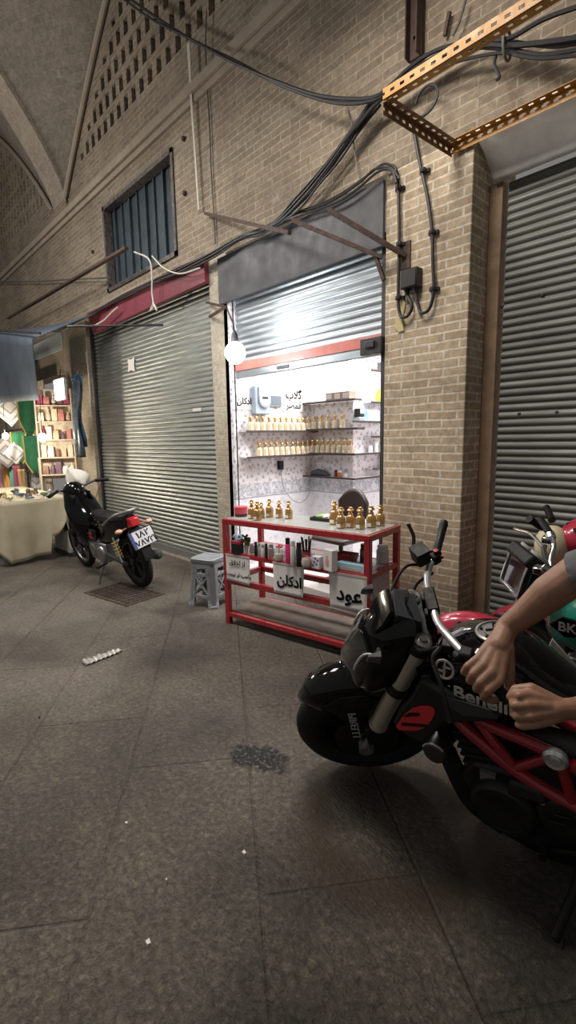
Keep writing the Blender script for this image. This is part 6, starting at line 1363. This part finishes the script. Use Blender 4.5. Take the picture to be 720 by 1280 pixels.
def remesh(m, name, mt, voxel, smooth=4, fac=.5, parent=None):
    me = m.mesh(name + '_raw', mt, 0); o = bpy.data.objects.new(name + '_raw', me); COL.objects.link(o)
    q = o.modifiers.new('r', 'REMESH'); q.mode = 'VOXEL'; q.voxel_size = voxel
    q = o.modifiers.new('s', 'SMOOTH'); q.factor = fac; q.iterations = smooth
    n2 = bpy.data.meshes.new_from_object(o.evaluated_get(bpy.context.evaluated_depsgraph_get()))
    bpy.data.objects.remove(o); n2.name = name
    n2.materials.clear(); n2.materials.append(mt); n2.polygons.foreach_set('use_smooth', [True] * len(n2.polygons))
    o = bpy.data.objects.new(name, n2); COL.objects.link(o)
    if parent is not None: o.parent = parent
    return o
def MW(p, steer=True): 
    T = Matrix.Translation((.122, -1.231, 0)) @ Euler((R(-14.6), 0, R(189.7))).to_matrix().to_4x4() @ Matrix.Scale(.993, 4)
    return T @ ((ST_M @ Vector(p)) if steer else Vector(p))
def at(p, depth):                            # a point on a sight line at a given forward distance from the viewer
    return Vector(EYE + _ray(p) / F * depth)
g0, g1 = MW(LG[0]), MW(LG[1])
b = (g1 - g0).normalized(); G = g0.lerp(g1, .42)
def fwd(p): return float((RC @ (np.array(p) - EYE))[2])
# hand on the grip: b along the bar towards the viewer, f to the front of the bike, u up
up = V(0, 0, 1); u = (up - b * up.dot(b)).normalized(); f = u.cross(b).normalized()
if f.x > 0: f = -f
BODY = MB()
def H(a, c, d): return G + b * a + f * c + u * d
wr = at((634, 784), fwd(G) + .02)            # wrist
def hand_grip(m, H, wr, s=1.0, nails=None):
    H0 = H; H = lambda a, c, d: H0(a * 1.12, c * 1.08, d * 1.08)
    K = [H(.034, .022, .040), H(.012, .027, .044), H(-.011, .026, .042), H(-.033, .020, .036)]     # knuckles, index first
    L = [1.0, 1.08, 1.02, .84]; rk = [.0118, .0120, .0114, .0102]
    cen = (K[1] + K[2]) / 2
    for i, k in enumerate(K):
        a = (.034, .012, -.011, -.033)[i] * 1.0
        p1 = H(a * 1.05, .046 * L[i] ** .5, .012); p2 = H(a * 1.05, .036, -.020 * L[i]); p3 = H(a * 1.0, .010, -.030 * L[i] ** .3)
        chain(m, [wr.lerp(k, .35), wr.lerp(k, .75), k, p1, p2, p3], [.0215, .0175, rk[i] * 1.24, rk[i] * 1.12, rk[i] * 1.03, rk[i] * .90], 12)
    # heel of the hand, thumb mound
    chain(m, [wr, wr.lerp(cen, .45)], [.031, .030]); chain(m, [wr.lerp(K[0], .3), wr.lerp(K[0], .7)], [.024, .019]); chain(m, [wr.lerp(K[3], .3), wr.lerp(K[3], .7)], [.022, .017])
    t0 = wr.lerp(K[0], .35) + b * .010; t1 = H(.058, -.022, .010); t2 = H(.052, .012, -.024); t3 = H(.040, .026, -.030)
    chain(m, [t0, t1, t2, t3], [.020, .0145, .0125, .0105], 12)
hand_grip(BODY, H, wr)
# right arm: wrist to elbow to shoulder
el = at((716, 722), fwd(wr) - .10); sh_r = V(.10, -1.66, 1.40)
el = wr + (el - wr).normalized() * .275
mid = wr.lerp(el, .55) + V(.0, -.004, .006)
chain(BODY, [wr, wr.lerp(el, .25), mid, el], [.031, .037, .048, .050], 18); 
chain(BODY, [el, el.lerp(sh_r, .5), sh_r], [.050, .052, .056], 18)
# left hand: a loose fist in front of the tank, arm coming in from the side
G2 = at((668, 888), fwd(G) - .15); wr2 = at((718, 886), fwd(G) - .14)
r_ = Vector(RC[0]); dwn = Vector(RC[1]); fw2 = Vector(RC[2])
def H2(x, y, z): return G2 + r_ * x + dwn * y + fw2 * z         # right, down, away
K2 = [H2(-.010, -.034, .012), H2(-.020, -.016, -.006), H2(-.016, .008, -.014), H2(-.004, .030, -.012)]
for i, k in enumerate(K2):
    o = [V(0, 0, 0)] * 4; yy_ = (-.040, -.016, .012, .036)[i]
    p1 = H2(-.046 + .010 * abs(i - 1.2), yy_ + .006, .006); p2 = H2(-.040 + .008 * abs(i - 1.2), yy_ + .014, .032); p3 = H2(-.012, yy_ + .014, .036)
    rk = (.0120, .0122, .0116, .0104)[i]
    chain(BODY, [wr2.lerp(k, .3), wr2.lerp(k, .7), k, p1, p2, p3], [.0185, .016, rk * 1.12, rk, rk * .92, rk * .8], 12)
chain(BODY, [wr2.lerp(K2[0], .35), H2(.008, -.044, .030), H2(-.026, -.036, .046), H2(-.040, -.016, .046)], [.019, .0148, .0125, .0108], 12)
chain(BODY, [wr2, wr2.lerp(G2, .5)], [.027, .027])
el2 = at((810, 866), fwd(wr2) + .02); el2 = wr2 + (el2 - wr2).normalized() * .25; sh_l = V(.16, -2.02, 1.38)
chain(BODY, [wr2, wr2.lerp(el2, .3), wr2.lerp(el2, .6), el2], [.0265, .031, .040, .043], 18); chain(BODY, [el2, el2.lerp(sh_l, .5), sh_l], [.043, .048, .055], 18)
# trunk, neck, head, legs (standing at the side of the bike, facing along it)
hipc = V(.30, -1.90, .93); chest = V(.17, -1.84, 1.28); neck = V(.12, -1.84, 1.47); head = V(.08, -1.85, 1.62)
chain(BODY, [hipc, hipc.lerp(chest, .5), chest], [.13, .125, .145], 20); chain(BODY, [chest + V(0, .09, .04), chest + V(0, -.09, .04)], [.115, .115], 20)
chain(BODY, [sh_r, chest + V(-.02, .08, .10), chest + V(-.02, -.08, .10), sh_l], [.06, .075, .075, .06], 16)
chain(BODY, [chest + V(0, 0, .1), neck, head], [.07, .055, .06], 16)
BODY.sph(head + V(.01, 0, .02), .10, 20, (1.0, .78, 1.12)); BODY.sph(head + V(-.03, 0, -.05), .07, 16, (1.0, .85, .9))
hdx = V(-1, 0, -.25).normalized()
chain(BODY, [head + V(-.085, 0, .025), head + V(-.112, 0, -.012), head + V(-.098, 0, -.022)], [.011, .016, .013], 10)
for s in (1, -1):
    BODY.sph(head + V(.01, .082 * s, -.005), .03, 10, (.6, .35, 1.0)); BODY.sph(head + V(-.078, .032 * s, .018), .018, 10)
BODY.sph(head + V(-.093, 0, -.052), .017, 10, (.6, 1.4, .5)); BODY.sph(head + V(-.085, 0, -.09), .028, 12)
for s, hx in ((1, V(.30, -1.80, .90)), (-1, V(.30, -2.00, .90))):
    kn = V(.26, hx.y - .0, .50); an = V(.32, hx.y - .01 * s, .10); chain(BODY, [hx, hx.lerp(kn, .5), kn, kn.lerp(an, .35), an], [.095, .078, .056, .058, .040], 18)
    chain(BODY, [an + V(.03, 0, -.05), an + V(-.10, 0, -.065), an + V(-.16, 0, -.07)], [.035, .035, .026], 12)
PR = thing('person', 'person in a grey T-shirt gripping the black motorbike handlebar', 'person', (0, 0, 0))
PR.location = (.3, -1.9, 0)
def toP(o): o.parent = PR; o.matrix_parent_inverse = Matrix.Identity(4); o.data.transform(Matrix.Translation((-.3, 1.9, 0))); return o
toP(remesh(BODY, 'body', SKIN, .0036, 5, .5))
# clothing follows the same skeleton a little larger
m = MB(); chain(m, [hipc + V(0, 0, -.06), hipc.lerp(chest, .5), chest], [.145, .14, .16], 20); chain(m, [chest + V(0, .09, .04), chest + V(0, -.09, .04)], [.128, .128], 20)
chain(m, [sh_r, chest + V(-.02, .08, .10), chest + V(-.02, -.08, .10), sh_l], [.072, .085, .085, .072], 16)
hem = at((711, 694), fwd(el)); k_ = 0.0
for e_, s_ in ((el, sh_r), (el2, sh_l)):
    q0 = e_.lerp(s_, .3) if e_ is el2 else el.lerp(wr, .15)
    m.tube([q0, q0.lerp(s_, .3), q0.lerp(s_, .7), s_], [.064, .066, .07, .074], 22)
toP(remesh(m, 'shirt', SHIRT, .006, 4, .5))
m = MB(); chain(m, [hipc + V(0, .07, -.03), hipc + V(0, -.07, -.03)], [.125, .125], 18)
for s, hx in ((1, V(.30, -1.80, .90)), (-1, V(.30, -2.00, .90))):
    kn = V(.26, hx.y, .50); an = V(.32, hx.y - .01 * s, .10); chain(m, [hx, hx.lerp(kn, .5), kn], [.108, .09, .07], 18); m.tube([kn, kn.lerp(an, .5), an + V(0, 0, -.0)], [.07, .07, .062], 18)
toP(remesh(m, 'trousers', TROU, .007, 4, .5))
m = MB(); m.sph(head + V(.022, 0, .045), .105, 20, (1.0, .84, 1.0)); m.sph(head + V(.05, 0, .0), .085, 16, (.9, .9, 1.0)); toP(remesh(m, 'hair', HAIR, .006, 3))
for s, y in ((1, -1.81), (-1, -1.99)):
    m = MB(); m.loft([[V(x, y - w_, 0), V(x, y + w_, 0), V(x, y + w_ * .9, h_), V(x, y - w_ * .9, h_)] for x, w_, h_ in ((.41, .040, .09), (.31, .050, .125), (.20, .055, .09), (.13, .045, .075), (.09, .03, .05))]); toP(m.obj('shoe', SHOE, None, bevel=.01, smooth=60))
for s in (1, -1):
    p = head + V(-.0885, .032 * s, .018); m = MB(); m.sph(p, .0095, 10); e_ = toP(m.obj('eye', WHP, None))
    m = MB(); m.sph(p + V(-.0065, 0, 0), .0045, 8); o = m.obj('iris', HAIR, e_); o.data.transform(Matrix.Translation((-.3, 1.9, 0)))
MATS['black_gloss'].node_tree.nodes['Principled BSDF'].inputs['Specular IOR Level'].default_value = .25; MATS['black_gloss'].node_tree.nodes['Principled BSDF'].inputs['Coat Roughness'].default_value = .04
for n_ in ('black_matt', 'textured_black', 'fairing_grey', 'tyre_rubber', 'engine_black', 'dark_grey_paint', 'black_plastic', 'shroud_insert_grey'):
    MATS[n_].node_tree.nodes['Principled BSDF'].inputs['Specular IOR Level'].default_value = .22
# ------------------------------------------------------------------ light
WD = bpy.data.worlds.new('world'); SC.world = WD; WD.use_nodes = True
WD.node_tree.nodes['Background'].inputs[0].default_value = (1.0, .96, .91, 1); WD.node_tree.nodes['Background'].inputs[1].default_value = .20
def lamp(name, kind, loc, power, col, size=.1, rot=None, sy=None):
    l = bpy.data.lights.new(name, kind); l.energy = power; l.color = col
    if kind == 'AREA':
        l.size = size
        if sy: l.shape = 'RECTANGLE'; l.size_y = sy
    else: l.shadow_soft_size = size
    o = bpy.data.objects.new(name, l); COL.objects.link(o); o.location = loc
    if rot: o.rotation_euler = rot
    return o
lamp('shop_ceiling_lamp', 'AREA', (-3.1, 1.2, 2.9), 105, (1, .98, .96), 1.1, (0, 0, 0), .6)
lamp('street_fill_ahead', 'AREA', (-5.4, -2.3, 4.9), 140, (1, .95, .88), 1.0, (0, 0, 0), 1.0)  # unseen overhead light, added to brighten the wall and far paving
lamp('pier_fill', 'AREA', (-2.0, -1.7, 4.5), 95, (1, .92, .82), .8, (0, 0, 0), .8)  # unseen light added close to the wall to brighten pier and upper bricks
lamp('vault_fill', 'POINT', (-7.2, -2.9, 4.6), 170, (1, .95, .88), .25)  # unseen point light, added so the vault is lit from below
bp = onY((294, 441), -.28)
lamp('bulb_light', 'POINT', bp + V(0, -.12, 0), 26, (.93, .97, 1), .08)
lamp('stall_light', 'POINT', S((53, 547), -.75) + V(.0, -.10, 0), 60, (1, .85, .65), .06)
lamp('stall_light_b', 'POINT', S((7, 545), -.75) + V(.0, -.10, 0), 45, (1, .85, .65), .06)
SC.view_settings.view_transform = 'Standard'; SC.view_settings.look = 'None'; SC.view_settings.gamma = 1; SC.view_settings.use_curve_mapping = False
SC.view_settings.exposure = 0.0
